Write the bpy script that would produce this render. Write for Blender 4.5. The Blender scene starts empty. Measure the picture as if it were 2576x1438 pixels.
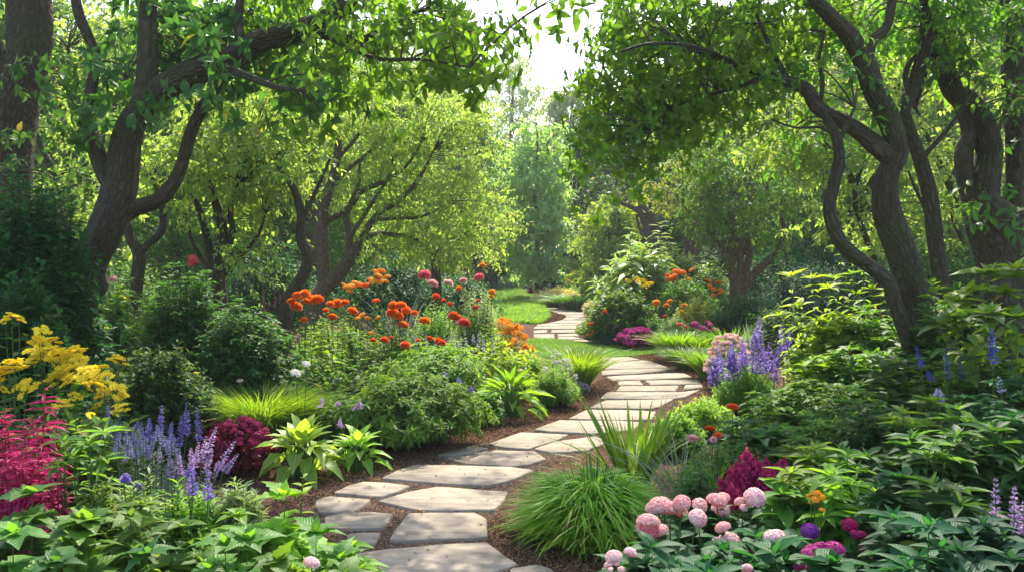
import bpy, math
import numpy as np
from mathutils import Vector
S = bpy.context.scene
R_ = math.radians
# ------------------------------------------------------------------ camera, sky, sun, exposure
TILT = R_(1.874); CH = 1.7
cam = bpy.data.cameras.new('camera'); co = bpy.data.objects.new('camera', cam); S.collection.objects.link(co)
co.location = (0, 0, CH); co.rotation_euler = (R_(90) - TILT, 0, 0)
cam.lens = 31.18; cam.sensor_width = 36; cam.clip_end = 1000; cam.clip_start = .1
S.camera = co
SUN_EL, SUN_AZ = 50.0, 9.0          # azimuth to the right of the view axis (+Y)
w = bpy.data.worlds.new('World'); S.world = w; w.use_nodes = True
nt = w.node_tree; bg = nt.nodes['Background']
sky = nt.nodes.new('ShaderNodeTexSky'); sky.sky_type = 'NISHITA'; sky.sun_disc = False
sky.sun_elevation = R_(SUN_EL); sky.sun_rotation = R_(SUN_AZ); sky.dust_density = 2.0; sky.air_density = 1.3; sky.ozone_density = 1.0
nt.links.new(sky.outputs[0], bg.inputs[0]); bg.inputs[1].default_value = .15
sl = bpy.data.lights.new('sun', 'SUN'); sl.energy = 3.6; sl.angle = R_(.6); sl.color = (1, .92, .76)
so = bpy.data.objects.new('sun', sl); S.collection.objects.link(so)
sd = Vector((math.sin(R_(SUN_AZ)) * math.cos(R_(SUN_EL)), math.cos(R_(SUN_AZ)) * math.cos(R_(SUN_EL)), math.sin(R_(SUN_EL))))
so.rotation_euler = sd.to_track_quat('Z', 'Y').to_euler()
S.view_settings.view_transform = 'Standard'; S.view_settings.look = 'None'
S.view_settings.exposure = 1.42; S.view_settings.gamma = 1
S.cycles.max_bounces = 8; S.cycles.diffuse_bounces = 4; S.cycles.glossy_bounces = 2
S.cycles.transmission_bounces = 5; S.cycles.transparent_max_bounces = 6
S.cycles.sample_clamp_indirect = 6

# ------------------------------------------------------------------ helpers
rng = np.random.default_rng(7)
def seed(n):
    global rng
    rng = np.random.default_rng(n)
def at(px, py, Y):
    """point on the sight line of a spot of the photograph (2576 wide) at distance Y"""
    u = (px - 1288) / 2231; v = (719 - py) / 2231
    dy = math.cos(TILT) + v * math.sin(TILT); dz = -math.sin(TILT) + v * math.cos(TILT)
    k = Y / dy
    return np.array([u * k, Y, CH + dz * k])
def gY(py):
    v = (719 - py) / 2231
    return -CH / (-math.sin(TILT) + v * math.cos(TILT)) * (math.cos(TILT) + v * math.sin(TILT))
def gp(px, py):
    return at(px, py, gY(py))
def nrm(a):
    return a / np.maximum(np.linalg.norm(a, axis=-1, keepdims=True), 1e-9)
def rv(n):
    return nrm(rng.normal(size=(n, 3)))
UP = np.array([0, 0, 1.0])

class Geo:
    """gathers vertices and faces in bulk, then becomes one mesh"""
    def __init__(s):
        s.v = []; s.uv = []; s.c = []; s.f = []; s.n = 0
    def add(s, V, F, UV=None, C=None):
        """V (n,3); F list of arrays (m,k); UV per vertex (n,2); C (n,) variation value"""
        n = len(V)
        if n == 0: return
        s.v.append(V); s.uv.append(np.zeros((n, 2)) if UV is None else UV); s.c.append(np.zeros(n) + (.5 if C is None else C))
        for f in F: s.f.append(np.asarray(f) + s.n)
        s.n += n
    def mesh(s, name, smooth=False):
        V = np.concatenate(s.v); UV = np.concatenate(s.uv); C = np.concatenate(s.c)
        loops = np.concatenate([f.ravel() for f in s.f]).astype(np.int32)
        tot = np.concatenate([np.full(len(f), f.shape[1]) for f in s.f]).astype(np.int32)
        me = bpy.data.meshes.new(name)
        me.vertices.add(len(V)); me.loops.add(len(loops)); me.polygons.add(len(tot))
        me.vertices.foreach_set('co', V.astype(np.float32).ravel())
        me.polygons.foreach_set('loop_start', np.concatenate([[0], np.cumsum(tot)[:-1]]).astype(np.int32))
        me.loops.foreach_set('vertex_index', loops)
        if smooth: me.polygons.foreach_set('use_smooth', np.ones(len(tot), bool))
        uvl = me.uv_layers.new(name='uv'); uvl.data.foreach_set('uv', UV[loops].astype(np.float32).ravel())
        a = me.attributes.new('vary', 'FLOAT', 'POINT'); a.data.foreach_set('value', C.astype(np.float32))
        me.update(); me.validate()
        return me

def tag(o, label=None, cat=None, group=None, kind=None):
    if label: o['label'] = label
    if cat: o['category'] = cat
    if group: o['group'] = group
    if kind: o['kind'] = kind
    return o
def empty(name, loc, label, cat, group=None, rz=0):
    o = bpy.data.objects.new(name, None); S.collection.objects.link(o); o.empty_display_size = .1
    o.location = tuple(float(c) for c in loc); o.rotation_euler = (0, 0, rz)
    return tag(o, label, cat, group)
def part(name, me, mat, parent=None, loc=None, rot=None, sc=None, label=None):
    if isinstance(me, Geo): me = me.mesh(name)
    if mat is not None and len(me.materials) == 0: me.materials.append(mat)
    o = bpy.data.objects.new(name, me); S.collection.objects.link(o)
    if parent is not None: o.parent = parent
    if loc is not None: o.location = tuple(float(c) for c in loc)
    if rot is not None: o.rotation_euler = rot
    if sc is not None: o.scale = (sc, sc, sc) if np.isscalar(sc) else sc
    if label: o['label'] = label
    return o
def smooth(me):
    me.polygons.foreach_set('use_smooth', np.ones(len(me.polygons), bool)); return me

# ------------------------------------------------------------------ materials
def leafmat(name, c1, c2, tr=(1.0, 1.0, .35), tf=.42, rough=.45, spec=.22, rib=.13, tip=None):
    m = bpy.data.materials.new(name); m.use_nodes = True; t = m.node_tree; N = t.nodes; L = t.links
    p = N['Principled BSDF']; out = N['Material Output']
    at_ = N.new('ShaderNodeAttribute'); at_.attribute_name = 'vary'
    mx = N.new('ShaderNodeMix'); mx.data_type = 'RGBA'; mx.inputs[6].default_value = (*c1, 1); mx.inputs[7].default_value = (*c2, 1)
    L.new(at_.outputs['Fac'], mx.inputs[0]); col = mx.outputs[2]
    uv = N.new('ShaderNodeUVMap'); sp = N.new('ShaderNodeSeparateXYZ'); L.new(uv.outputs[0], sp.inputs[0])
    if rib:
        a = N.new('ShaderNodeMath'); a.operation = 'SUBTRACT'; a.inputs[1].default_value = .5; L.new(sp.outputs[0], a.inputs[0])
        b = N.new('ShaderNodeMath'); b.operation = 'ABSOLUTE'; L.new(a.outputs[0], b.inputs[0])
        # side veins
        vn = N.new('ShaderNodeMath'); vn.operation = 'MULTIPLY_ADD'; vn.inputs[1].default_value = -.9; L.new(b.outputs[0], vn.inputs[0]); L.new(sp.outputs[1], vn.inputs[2])
        sn = N.new('ShaderNodeMath'); sn.operation = 'MULTIPLY'; sn.inputs[1].default_value = 50; L.new(vn.outputs[0], sn.inputs[0])
        si = N.new('ShaderNodeMath'); si.operation = 'SINE'; L.new(sn.outputs[0], si.inputs[0])
        sr = N.new('ShaderNodeMapRange'); sr.inputs[1].default_value = .8; sr.inputs[2].default_value = 1; sr.inputs[3].default_value = 0; sr.inputs[4].default_value = rib * .5; L.new(si.outputs[0], sr.inputs[0])
        c = N.new('ShaderNodeMapRange'); c.inputs[1].default_value = 0; c.inputs[2].default_value = .07; c.inputs[3].default_value = rib; c.inputs[4].default_value = 0; L.new(b.outputs[0], c.inputs[0])
        mxx = N.new('ShaderNodeMath'); mxx.operation = 'MAXIMUM'; L.new(sr.outputs[0], mxx.inputs[0]); L.new(c.outputs[0], mxx.inputs[1])
        m2 = N.new('ShaderNodeMix'); m2.data_type = 'RGBA'; L.new(mxx.outputs[0], m2.inputs[0]); L.new(col, m2.inputs[6])
        m2.inputs[7].default_value = (c2[0] * 1.8 + .05, c2[1] * 1.5 + .05, c2[2] * 1.6 + .03, 1); col = m2.outputs[2]
        bp = N.new('ShaderNodeBump'); bp.inputs['Strength'].default_value = .2; bp.inputs['Distance'].default_value = .004
        L.new(si.outputs[0], bp.inputs['Height']); L.new(bp.outputs[0], p.inputs['Normal'])
    if tip:
        r = N.new('ShaderNodeMapRange'); r.inputs[1].default_value = tip[3]; r.inputs[2].default_value = 1; L.new(sp.outputs[1], r.inputs[0])
        m3 = N.new('ShaderNodeMix'); m3.data_type = 'RGBA'; L.new(r.outputs[0], m3.inputs[0]); L.new(col, m3.inputs[6]); m3.inputs[7].default_value = (*tip[:3], 1); col = m3.outputs[2]
    if c2[1] > c2[0] * 1.15:      # plant to plant variation and the odd yellowed leaf
        yr = N.new('ShaderNodeMapRange'); yr.inputs[1].default_value = .955; yr.inputs[2].default_value = .99; yr.inputs[4].default_value = .75; L.new(at_.outputs['Fac'], yr.inputs[0])
        my = N.new('ShaderNodeMix'); my.data_type = 'RGBA'; L.new(yr.outputs[0], my.inputs[0]); L.new(col, my.inputs[6]); my.inputs[7].default_value = (.36, .30, .05, 1)
        oi = N.new('ShaderNodeObjectInfo'); hv = N.new('ShaderNodeHueSaturation'); vr = N.new('ShaderNodeMapRange'); vr.inputs[3].default_value = .85; vr.inputs[4].default_value = 1.15; L.new(oi.outputs['Random'], vr.inputs[0]); L.new(vr.outputs[0], hv.inputs['Value'])
        hr = N.new('ShaderNodeMapRange'); hr.inputs[3].default_value = .485; hr.inputs[4].default_value = .515; L.new(oi.outputs['Random'], hr.inputs[0]); L.new(hr.outputs[0], hv.inputs['Hue']); L.new(my.outputs[2], hv.inputs['Color']); col = hv.outputs[0]
    L.new(col, p.inputs['Base Color']); p.inputs['Roughness'].default_value = rough; p.inputs['Specular IOR Level'].default_value = spec
    tl = N.new('ShaderNodeBsdfTranslucent'); mc = N.new('ShaderNodeMix'); mc.data_type = 'RGBA'; mc.blend_type = 'MULTIPLY'; mc.inputs[0].default_value = 1
    L.new(col, mc.inputs[6]); mc.inputs[7].default_value = (tr[0] * 2.6, tr[1] * 2.3, tr[2] * 2.0, 1); mc.clamp_result = False
    L.new(mc.outputs[2], tl.inputs[0])
    ms = N.new('ShaderNodeMixShader'); ms.inputs[0].default_value = tf; L.new(p.outputs[0], ms.inputs[1]); L.new(tl.outputs[0], ms.inputs[2])
    L.new(ms.outputs[0], out.inputs[0]); m.use_backface_culling = False
    return m
def petal(name, c1, c2, tf=.3, rough=.6, tip=None):
    return leafmat(name, c1, c2, (.45, .45, .5), tf, rough, .25, 0, tip)

M = {}
M['leaf_deep'] = leafmat('leaf_deep', (.022, .075, .024), (.06, .155, .036), (1, 1, .4), tf=.44)
M['leaf_mid'] = leafmat('leaf_mid', (.042, .115, .026), (.115, .24, .038), (1, 1, .38), tf=.44)
M['leaf_fresh'] = leafmat('leaf_fresh', (.08, .19, .022), (.17, .32, .04), tf=.45)
M['leaf_lime'] = leafmat('leaf_lime', (.13, .25, .025), (.26, .40, .05), tf=.45)
M['leaf_blue'] = leafmat('leaf_blue', (.013, .065, .026), (.036, .13, .042), (.75, 1, .4), tf=.36, spec=.12)
M['leaf_canopy'] = leafmat('leaf_canopy', (.05, .15, .025), (.13, .28, .035), (.92, 1, .3), tf=.6, rough=.38, spec=.3)
M['leaf_glow'] = leafmat('leaf_glow', (.12, .23, .055), (.27, .38, .11), (.95, 1, .5), tf=.52, rough=.4)
M['leaf_olive'] = leafmat('leaf_olive', (.13, .20, .05), (.24, .32, .08), tf=.45)
M['leaf_pale'] = leafmat('leaf_pale', (.12, .21, .085), (.24, .35, .16), tf=.35, spec=.3)
M['leaf_silver'] = leafmat('leaf_silver', (.16, .22, .17), (.28, .34, .28), (.8, .9, .6), tf=.25)
M['leaf_hosta'] = leafmat('leaf_hosta', (.14, .28, .045), (.25, .42, .09), tf=.42, rough=.35, rib=.4)
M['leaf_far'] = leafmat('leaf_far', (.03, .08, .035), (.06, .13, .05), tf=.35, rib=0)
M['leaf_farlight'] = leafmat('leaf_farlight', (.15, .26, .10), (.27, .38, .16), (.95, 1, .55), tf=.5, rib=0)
M['leaf_haze_tint'] = leafmat('leaf_haze_tint', (.16, .24, .16), (.26, .34, .24), tf=.4, rib=0)  # distance haze put into the leaf colour as a paler grey green
M['leaf_shrub'] = leafmat('leaf_shrub', (.05, .15, .025), (.13, .29, .04), (1, 1, .35), tf=.45, spec=.15)
M['straw'] = leafmat('straw', (.30, .24, .10), (.50, .42, .20), (1, .9, .6), tf=.35, rib=0, spec=.1)
M['leaf_cream'] = leafmat('leaf_cream', (.35, .36, .20), (.55, .55, .38), tf=.35, rib=0)
M['leaf_variegated'] = leafmat('leaf_variegated', (.12, .22, .04), (.45, .42, .12), tf=.4, rib=0)
M['leaf_dusk'] = leafmat('leaf_dusk', (.016, .06, .036), (.035, .10, .055), (.7, .9, .5), tf=.3, spec=.08)
M['grass'] = leafmat('grass', (.09, .21, .02), (.20, .36, .04), tf=.45, rib=0)
M['grass_lime'] = leafmat('grass_lime', (.10, .21, .02), (.20, .34, .045), (.9, 1, .3), tf=.45, rib=0)
M['grass_fresh'] = leafmat('grass_fresh', (.13, .27, .025), (.30, .46, .06), tf=.48, rib=0)
M['grass_deep'] = leafmat('grass_deep', (.05, .14, .02), (.11, .24, .035), tf=.42, rib=0)
M['lawn_blade'] = leafmat('lawn_blade', (.075, .17, .018), (.14, .27, .03), tf=.4, rib=0, spec=.2)
M['iris_leaf'] = leafmat('iris_leaf', (.09, .22, .03), (.20, .36, .05), tf=.42, rib=0)
M['red_leaf'] = leafmat('red_leaf', (.26, .008, .06), (.52, .035, .16), (.5, .3, .6), tf=.35, rib=.15)
M['burgundy_leaf'] = leafmat('burgundy_leaf', (.10, .008, .02), (.2, .02, .035), (1, .3, .4), tf=.35, rib=0)
M['petal_yellow'] = petal('petal_yellow', (.88, .66, .015), (.98, .92, .08))
M['petal_orange'] = petal('petal_orange', (.86, .17, .01), (.95, .38, .03))
M['petal_redorange'] = petal('petal_redorange', (.78, .09, .012), (.9, .22, .02))
M['petal_amber'] = petal('petal_amber', (.85, .33, .02), (.92, .55, .05))
M['petal_coral'] = petal('petal_coral', (.68, .06, .07), (.82, .17, .16))
M['petal_pink'] = petal('petal_pink', (.78, .13, .22), (.92, .36, .42))
M['petal_rose'] = petal('petal_rose', (.80, .36, .36), (.94, .72, .68))
M['petal_blush'] = petal('petal_blush', (.80, .44, .48), (.95, .83, .80))
M['petal_magenta'] = petal('petal_magenta', (.30, .008, .13), (.72, .10, .42))
M['petal_violet'] = petal('petal_violet', (.28, .03, .32), (.45, .09, .5))
M['petal_crimson'] = petal('petal_crimson', (.34, .008, .08), (.66, .03, .20))
M['petal_maroon'] = petal('petal_maroon', (.17, .008, .04), (.42, .03, .12))
M['petal_purple'] = petal('petal_purple', (.21, .14, .50), (.42, .30, .74))
M['petal_lilac'] = petal('petal_lilac', (.42, .26, .55), (.66, .48, .74))
M['petal_lavender'] = petal('petal_lavender', (.36, .34, .62), (.60, .58, .78))
M['petal_blue'] = petal('petal_blue', (.04, .05, .42), (.12, .13, .66))
M['petal_white'] = petal('petal_white', (.66, .64, .58), (.82, .80, .76))
M['petal_flesh'] = petal('petal_flesh', (.74, .48, .42), (.90, .74, .66))
def plain(name, c, rough=.8, spec=.2):
    m = bpy.data.materials.new(name); m.use_nodes = True; p = m.node_tree.nodes['Principled BSDF']
    N = m.node_tree.nodes; L = m.node_tree.links
    n = N.new('ShaderNodeTexNoise'); n.inputs['Scale'].default_value = 9; n.inputs['Detail'].default_value = 5
    tc = N.new('ShaderNodeTexCoord'); L.new(tc.outputs['Object'], n.inputs[0])
    mx = N.new('ShaderNodeMix'); mx.data_type = 'RGBA'; mx.inputs[6].default_value = (*[x * .65 for x in c], 1); mx.inputs[7].default_value = (*[min(1, x * 1.3) for x in c], 1)
    L.new(n.outputs[0], mx.inputs[0]); L.new(mx.outputs[2], p.inputs['Base Color'])
    p.inputs['Roughness'].default_value = rough; p.inputs['Specular IOR Level'].default_value = spec
    return m
M['stem_green'] = plain('stem_green', (.07, .15, .03)); M['stem_dark'] = plain('stem_dark', (.045, .035, .025)); M['stem_red'] = plain('stem_red', (.25, .05, .05))
M['stem_brown'] = plain('stem_brown', (.08, .055, .04)); M['eye_dark'] = plain('eye_dark', (.02, .012, .01))
def bark(name, c1, c2, moss=.5):
    m = bpy.data.materials.new(name); m.use_nodes = True; t = m.node_tree; N = t.nodes; L = t.links; p = N['Principled BSDF']
    uv = N.new('ShaderNodeUVMap'); mp = N.new('ShaderNodeMapping'); L.new(uv.outputs[0], mp.inputs[0]); mp.inputs[3].default_value = (34, 12, 1)
    n = N.new('ShaderNodeTexNoise'); n.inputs['Scale'].default_value = 1; n.inputs['Detail'].default_value = 8; n.inputs['Roughness'].default_value = .65; n.inputs['Distortion'].default_value = .6
    L.new(mp.outputs[0], n.inputs[0])
    vo = N.new('ShaderNodeTexVoronoi'); vo.feature = 'DISTANCE_TO_EDGE'; vo.inputs['Scale'].default_value = .8
    nn = N.new('ShaderNodeMix'); nn.data_type = 'VECTOR'; nn.inputs[0].default_value = .12; L.new(mp.outputs[0], nn.inputs[4]); L.new(n.outputs['Color'], nn.inputs[5]); L.new(nn.outputs[1], vo.inputs[0])
    ml = N.new('ShaderNodeMath'); ml.operation = 'MULTIPLY'; L.new(vo.outputs[0], ml.inputs[0]); ml.inputs[1].default_value = 2.2; ml.use_clamp = True
    ad = N.new('ShaderNodeMath'); ad.operation = 'MULTIPLY_ADD'; tg = N.new('ShaderNodeTexCoord'); n9 = N.new('ShaderNodeTexNoise'); n9.inputs['Scale'].default_value = 38; n9.inputs['Detail'].default_value = 4; L.new(tg.outputs['Object'], n9.inputs[0]); a9 = N.new('ShaderNodeMath'); a9.operation = 'ADD'; L.new(n.outputs[0], a9.inputs[0]); L.new(n9.outputs[0], a9.inputs[1]); L.new(a9.outputs[0], ad.inputs[0]); ad.inputs[1].default_value = .38; 
    mu = N.new('ShaderNodeMath'); mu.operation = 'MULTIPLY'; mu.inputs[1].default_value = .5; L.new(ml.outputs[0], mu.inputs[0]); L.new(mu.outputs[0], ad.inputs[2])
    cr = N.new('ShaderNodeMix'); cr.data_type = 'RGBA'; cr.inputs[6].default_value = (*c1, 1); cr.inputs[7].default_value = (*c2, 1); L.new(ad.outputs[0], cr.inputs[0])
    tc = N.new('ShaderNodeTexCoord'); n2 = N.new('ShaderNodeTexNoise'); n2.inputs['Scale'].default_value = 2.2; n2.inputs['Detail'].default_value = 6; L.new(tc.outputs['Object'], n2.inputs[0])
    mr = N.new('ShaderNodeMapRange'); mr.inputs[1].default_value = .5; mr.inputs[2].default_value = .68; mr.inputs[4].default_value = moss; L.new(n2.outputs[0], mr.inputs[0])
    m2 = N.new('ShaderNodeMix'); m2.data_type = 'RGBA'; L.new(mr.outputs[0], m2.inputs[0]); L.new(cr.outputs[2], m2.inputs[6]); m2.inputs[7].default_value = (.065, .085, .022, 1)
    L.new(m2.outputs[2], p.inputs['Base Color']); p.inputs['Roughness'].default_value = .85; p.inputs['Specular IOR Level'].default_value = .25
    b = N.new('ShaderNodeBump'); b.inputs['Strength'].default_value = 1; b.inputs['Distance'].default_value = .05; L.new(ad.outputs[0], b.inputs['Height']); L.new(b.outputs[0], p.inputs['Normal'])
    return m
M['bark'] = bark('bark', (.010, .008, .005), (.125, .095, .062))
M['bark_grey'] = bark('bark_grey', (.04, .03, .022), (.22, .165, .12), .1)
M['bark_red'] = bark('bark_red', (.06, .035, .025), (.24, .15, .10), .1)

# ------------------------------------------------------------------ leaf, blade and tube builders
def template(profile, fold=.18, droop=.25, wave=0.0):
    V = [(0, 0, 0)]; UV = [(.5, 0)]; Q = []; T = []
    rows = []
    for i, (t, wd) in enumerate(profile):
        z = -droop * t * t; wv = wave * (1 if i % 2 else -1)
        k = len(V); V += [(-wd, t - .04 * wd, z + fold * wd + wv * wd), (0, t, z), (wd, t - .04 * wd, z + fold * wd - wv * wd)]
        UV += [(.5 - wd, t), (.5, t), (.5 + wd, t)]; rows.append(k)
    k = len(V); V.append((0, 1, -droop)); UV.append((.5, 1))
    T += [(0, rows[0] + 1, rows[0]), (0, rows[0] + 2, rows[0] + 1)]
    for a, b in zip(rows, rows[1:]):
        Q += [(a, a + 1, b + 1, b), (a + 1, a + 2, b + 2, b + 1)]
    a = rows[-1]; T += [(a, a + 1, k), (a + 1, a + 2, k)]
    F = [np.array(T)] + ([np.array(Q)] if Q else [])
    return np.array(V, float), F, np.array(UV, float)
T_LEAF = template([(.22, .36), (.5, .5), (.78, .28)], droop=.22)
T_LANCE = template([(.25, .42), (.6, .42)], droop=.35)
T_BIG = template([(.08, .27), (.2, .46), (.36, .5), (.52, .44), (.68, .33), (.84, .17)], fold=.16, droop=.35, wave=.04)
T_LOBE = template([(.05, .28), (.2, .46), (.33, .5), (.42, .36), (.55, .42), (.66, .25), (.82, .14)], fold=.15, droop=.3, wave=.05)
T_DIA = (np.array([(0, 0, 0), (-.5, .5, .08), (0, 1, -.12), (.5, .5, .08)], float), [np.array([(0, 1, 2), (0, 2, 3)])], np.array([(.5, 0), (0, .5), (.5, 1), (1, .5)], float))

def leaves(g, T, P, A, N, L, W, C=None, droop=None):
    """instances of template T: P base, A axis, N up side, L length, W full width"""
    n = len(P)
    if n == 0: return
    V, F, UV = T; k = len(V)
    A = nrm(A); X = nrm(np.cross(A, N)); Nn = np.cross(X, A)
    L = np.broadcast_to(L, n); W = np.broadcast_to(W, n)
    d = np.ones(n) if droop is None else np.broadcast_to(droop, n)
    y = V[:, 1][None, :] * L[:, None]; x = V[:, 0][None, :] * W[:, None]
    z = V[:, 2][None, :] * (L * d)[:, None]
    out = P[:, None, :] + X[:, None, :] * x[..., None] + A[:, None, :] * y[..., None] + Nn[:, None, :] * z[..., None]
    off = (np.arange(n) * k)[:, None, None]
    if C is None: C = rng.random(n) * .95
    g.add(out.reshape(-1, 3), [(f[None] + off).reshape(-1, f.shape[1]) for f in F], np.tile(UV, (n, 1)), np.repeat(C, k))

def shoot_leaves(g, B, Tp, nl, L, W, T=T_LEAF, u0=.25, a0=75, a1=35, down=.2, taper=.55, bow=.08, jit=.25, vbias=0, pairs=False, dr=1.0, ros=0):
    """leaves spiralled along curved shoots from B to Tp"""
    n = len(B); D = Tp - B; ln = np.linalg.norm(D, axis=1); Dn = nrm(D)
    H = nrm(np.cross(Dn, rv(n))); H2 = np.cross(Dn, H)
    u = u0 + (1 - u0) * np.linspace(0, 1, nl)[None, :] ** .75 + rng.normal(size=(n, nl)) * .02; u = np.clip(u, 0, 1)
    if pairs: u = np.repeat(u[:, ::2], 2, axis=1)[:, :nl]
    pos = B[:, None] + D[:, None] * u[..., None] + UP * (bow * ln[:, None] * 4 * u * (1 - u))[..., None]
    k = np.arange(nl)[None, :]
    phi = (k * np.pi + (k // 2) * np.pi / 2 if pairs else k * 2.39996) + rng.random((n, 1)) * 6.28 + rng.normal(size=(n, nl)) * .2
    ang = np.radians(a0 + (a1 - a0) * ((u - u0) / max(1e-6, 1 - u0)) ** 1.6)
    rad = H[:, None] * np.cos(phi)[..., None] + H2[:, None] * np.sin(phi)[..., None]
    A = Dn[:, None] * np.cos(ang)[..., None] + rad * np.sin(ang)[..., None]
    A = A + rng.normal(size=A.shape) * jit * .5 - UP * down
    sz = (1 - (1 - taper) * ((u - u0) / max(1e-6, 1 - u0)) ** 2) * (1 - .35 * (u < u0 + .15)) * (.6 + .75 * rng.random((n, nl)))
    Nn = np.broadcast_to(UP, A.shape) + rng.normal(size=A.shape) * jit + Dn[:, None] * .4
    m = n * nl
    C = np.clip(rng.random(m) * .6 + .4 * np.repeat(rng.random(n), nl) + vbias * (u.ravel() - .5), 0, .94); C = np.where(rng.random(m) < .012, 1.0, C)
    leaves(g, T, pos.reshape(m, 3), A.reshape(m, 3), Nn.reshape(m, 3), (L * sz).ravel(), (W * sz).ravel(), C, np.full(m, dr))
    if ros:      # whorl of leaves at each shoot tip with a few small young ones inside
        for kk, (cnt, an, szz, vb) in enumerate(((ros, 72, .88, .1), (3, 28, .42, .35))):
            ph = np.arange(cnt)[None] * 6.283 / cnt + rng.random((n, 1)) * 6.28 + rng.normal(size=(n, cnt)) * .22; an_ = np.radians(an + rng.normal(size=(n, cnt)) * 9)
            rd = H[:, None] * np.cos(ph)[..., None] + H2[:, None] * np.sin(ph)[..., None]; D2 = nrm(Dn + UP * .8)
            A2 = D2[:, None] * np.cos(an_)[..., None] + rd * np.sin(an_)[..., None]; q = n * cnt; z = (.75 + .4 * rng.random(q)) * szz
            leaves(g, T, np.repeat(Tp, cnt, axis=0), A2.reshape(q, 3), np.repeat(D2, cnt, axis=0) + rng.normal(size=(q, 3)) * .15 - (rd.reshape(q, 3) * .6 if kk else 0), L * z, W * z, np.clip(rng.random(q) * .6 + vb + .15, 0, .94), np.full(q, dr))

def sticks(g, A, B, ra, rb, bow=.0, k=4):
    """thin 3-sided tapering stems, all at once"""
    n = len(A); D = B - A; Dn = nrm(D); X = nrm(np.cross(Dn, rv(n) + 1e-3)); Y = np.cross(Dn, X); ln = np.linalg.norm(D, axis=1)
    us = np.linspace(0, 1, k); V = np.zeros((n, k, 3, 3))
    for i, u in enumerate(us):
        c = A + D * u + UP * (bow * ln * 4 * u * (1 - u))[:, None]; r = np.broadcast_to(ra + (rb - ra) * u, n)[:, None]
        for j in range(3):
            a = j * 2.0944; V[:, i, j] = c + (X * math.cos(a) + Y * math.sin(a)) * r
    F = []
    for i in range(k - 1):
        for j in range(3):
            j2 = (j + 1) % 3; F.append((i * 3 + j, i * 3 + j2, i * 3 + 3 + j2, i * 3 + 3 + j))
    F = np.array(F); off = (np.arange(n) * k * 3)[:, None, None]
    g.add(V.reshape(-1, 3), [(F[None] + off).reshape(-1, 4)])

def blades(g, P, Hd, L, W, arch, out, seg=5, C=None):
    """grass blades: base P, lean direction Hd (horizontal), length L, width W, arch 0..1 and outward lean"""
    n = len(P); L = np.broadcast_to(L, n); W = np.broadcast_to(W, n); arch = np.broadcast_to(arch, n); out = np.broadcast_to(out, n)
    X = nrm(np.cross(Hd, UP) + rng.normal(size=(n, 3)) * .25)
    V = np.zeros((n, seg * 2 + 1, 3)); UV = np.zeros((n, seg * 2 + 1, 2))
    for i in range(seg + 1):
        t = i / seg
        c = P + UP * (L * (t - arch * .62 * t ** 2.2))[:, None] + Hd * (L * (out * t + arch * .75 * t ** 2))[:, None]
        wd = (W * .5 * (1 - t ** 2.2) * (.7 + .3 * min(1, t * 4)))[:, None]
        if i < seg:
            V[:, 2 * i] = c - X * wd; V[:, 2 * i + 1] = c + X * wd; UV[:, 2 * i] = (0, t); UV[:, 2 * i + 1] = (1, t)
        else: V[:, 2 * i] = c; UV[:, 2 * i] = (.5, 1)
    k = seg * 2 + 1
    Q = np.array([(2 * i, 2 * i + 1, 2 * i + 3, 2 * i + 2) for i in range(seg - 1)]); Tn = np.array([(2 * seg - 2, 2 * seg - 1, 2 * seg)])
    off = (np.arange(n) * k)[:, None, None]
    if C is None: C = rng.random(n)
    g.add(V.reshape(-1, 3), [(Q[None] + off).reshape(-1, 4), (Tn[None] + off).reshape(-1, 3)], UV.reshape(-1, 2), np.repeat(C, k))

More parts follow.
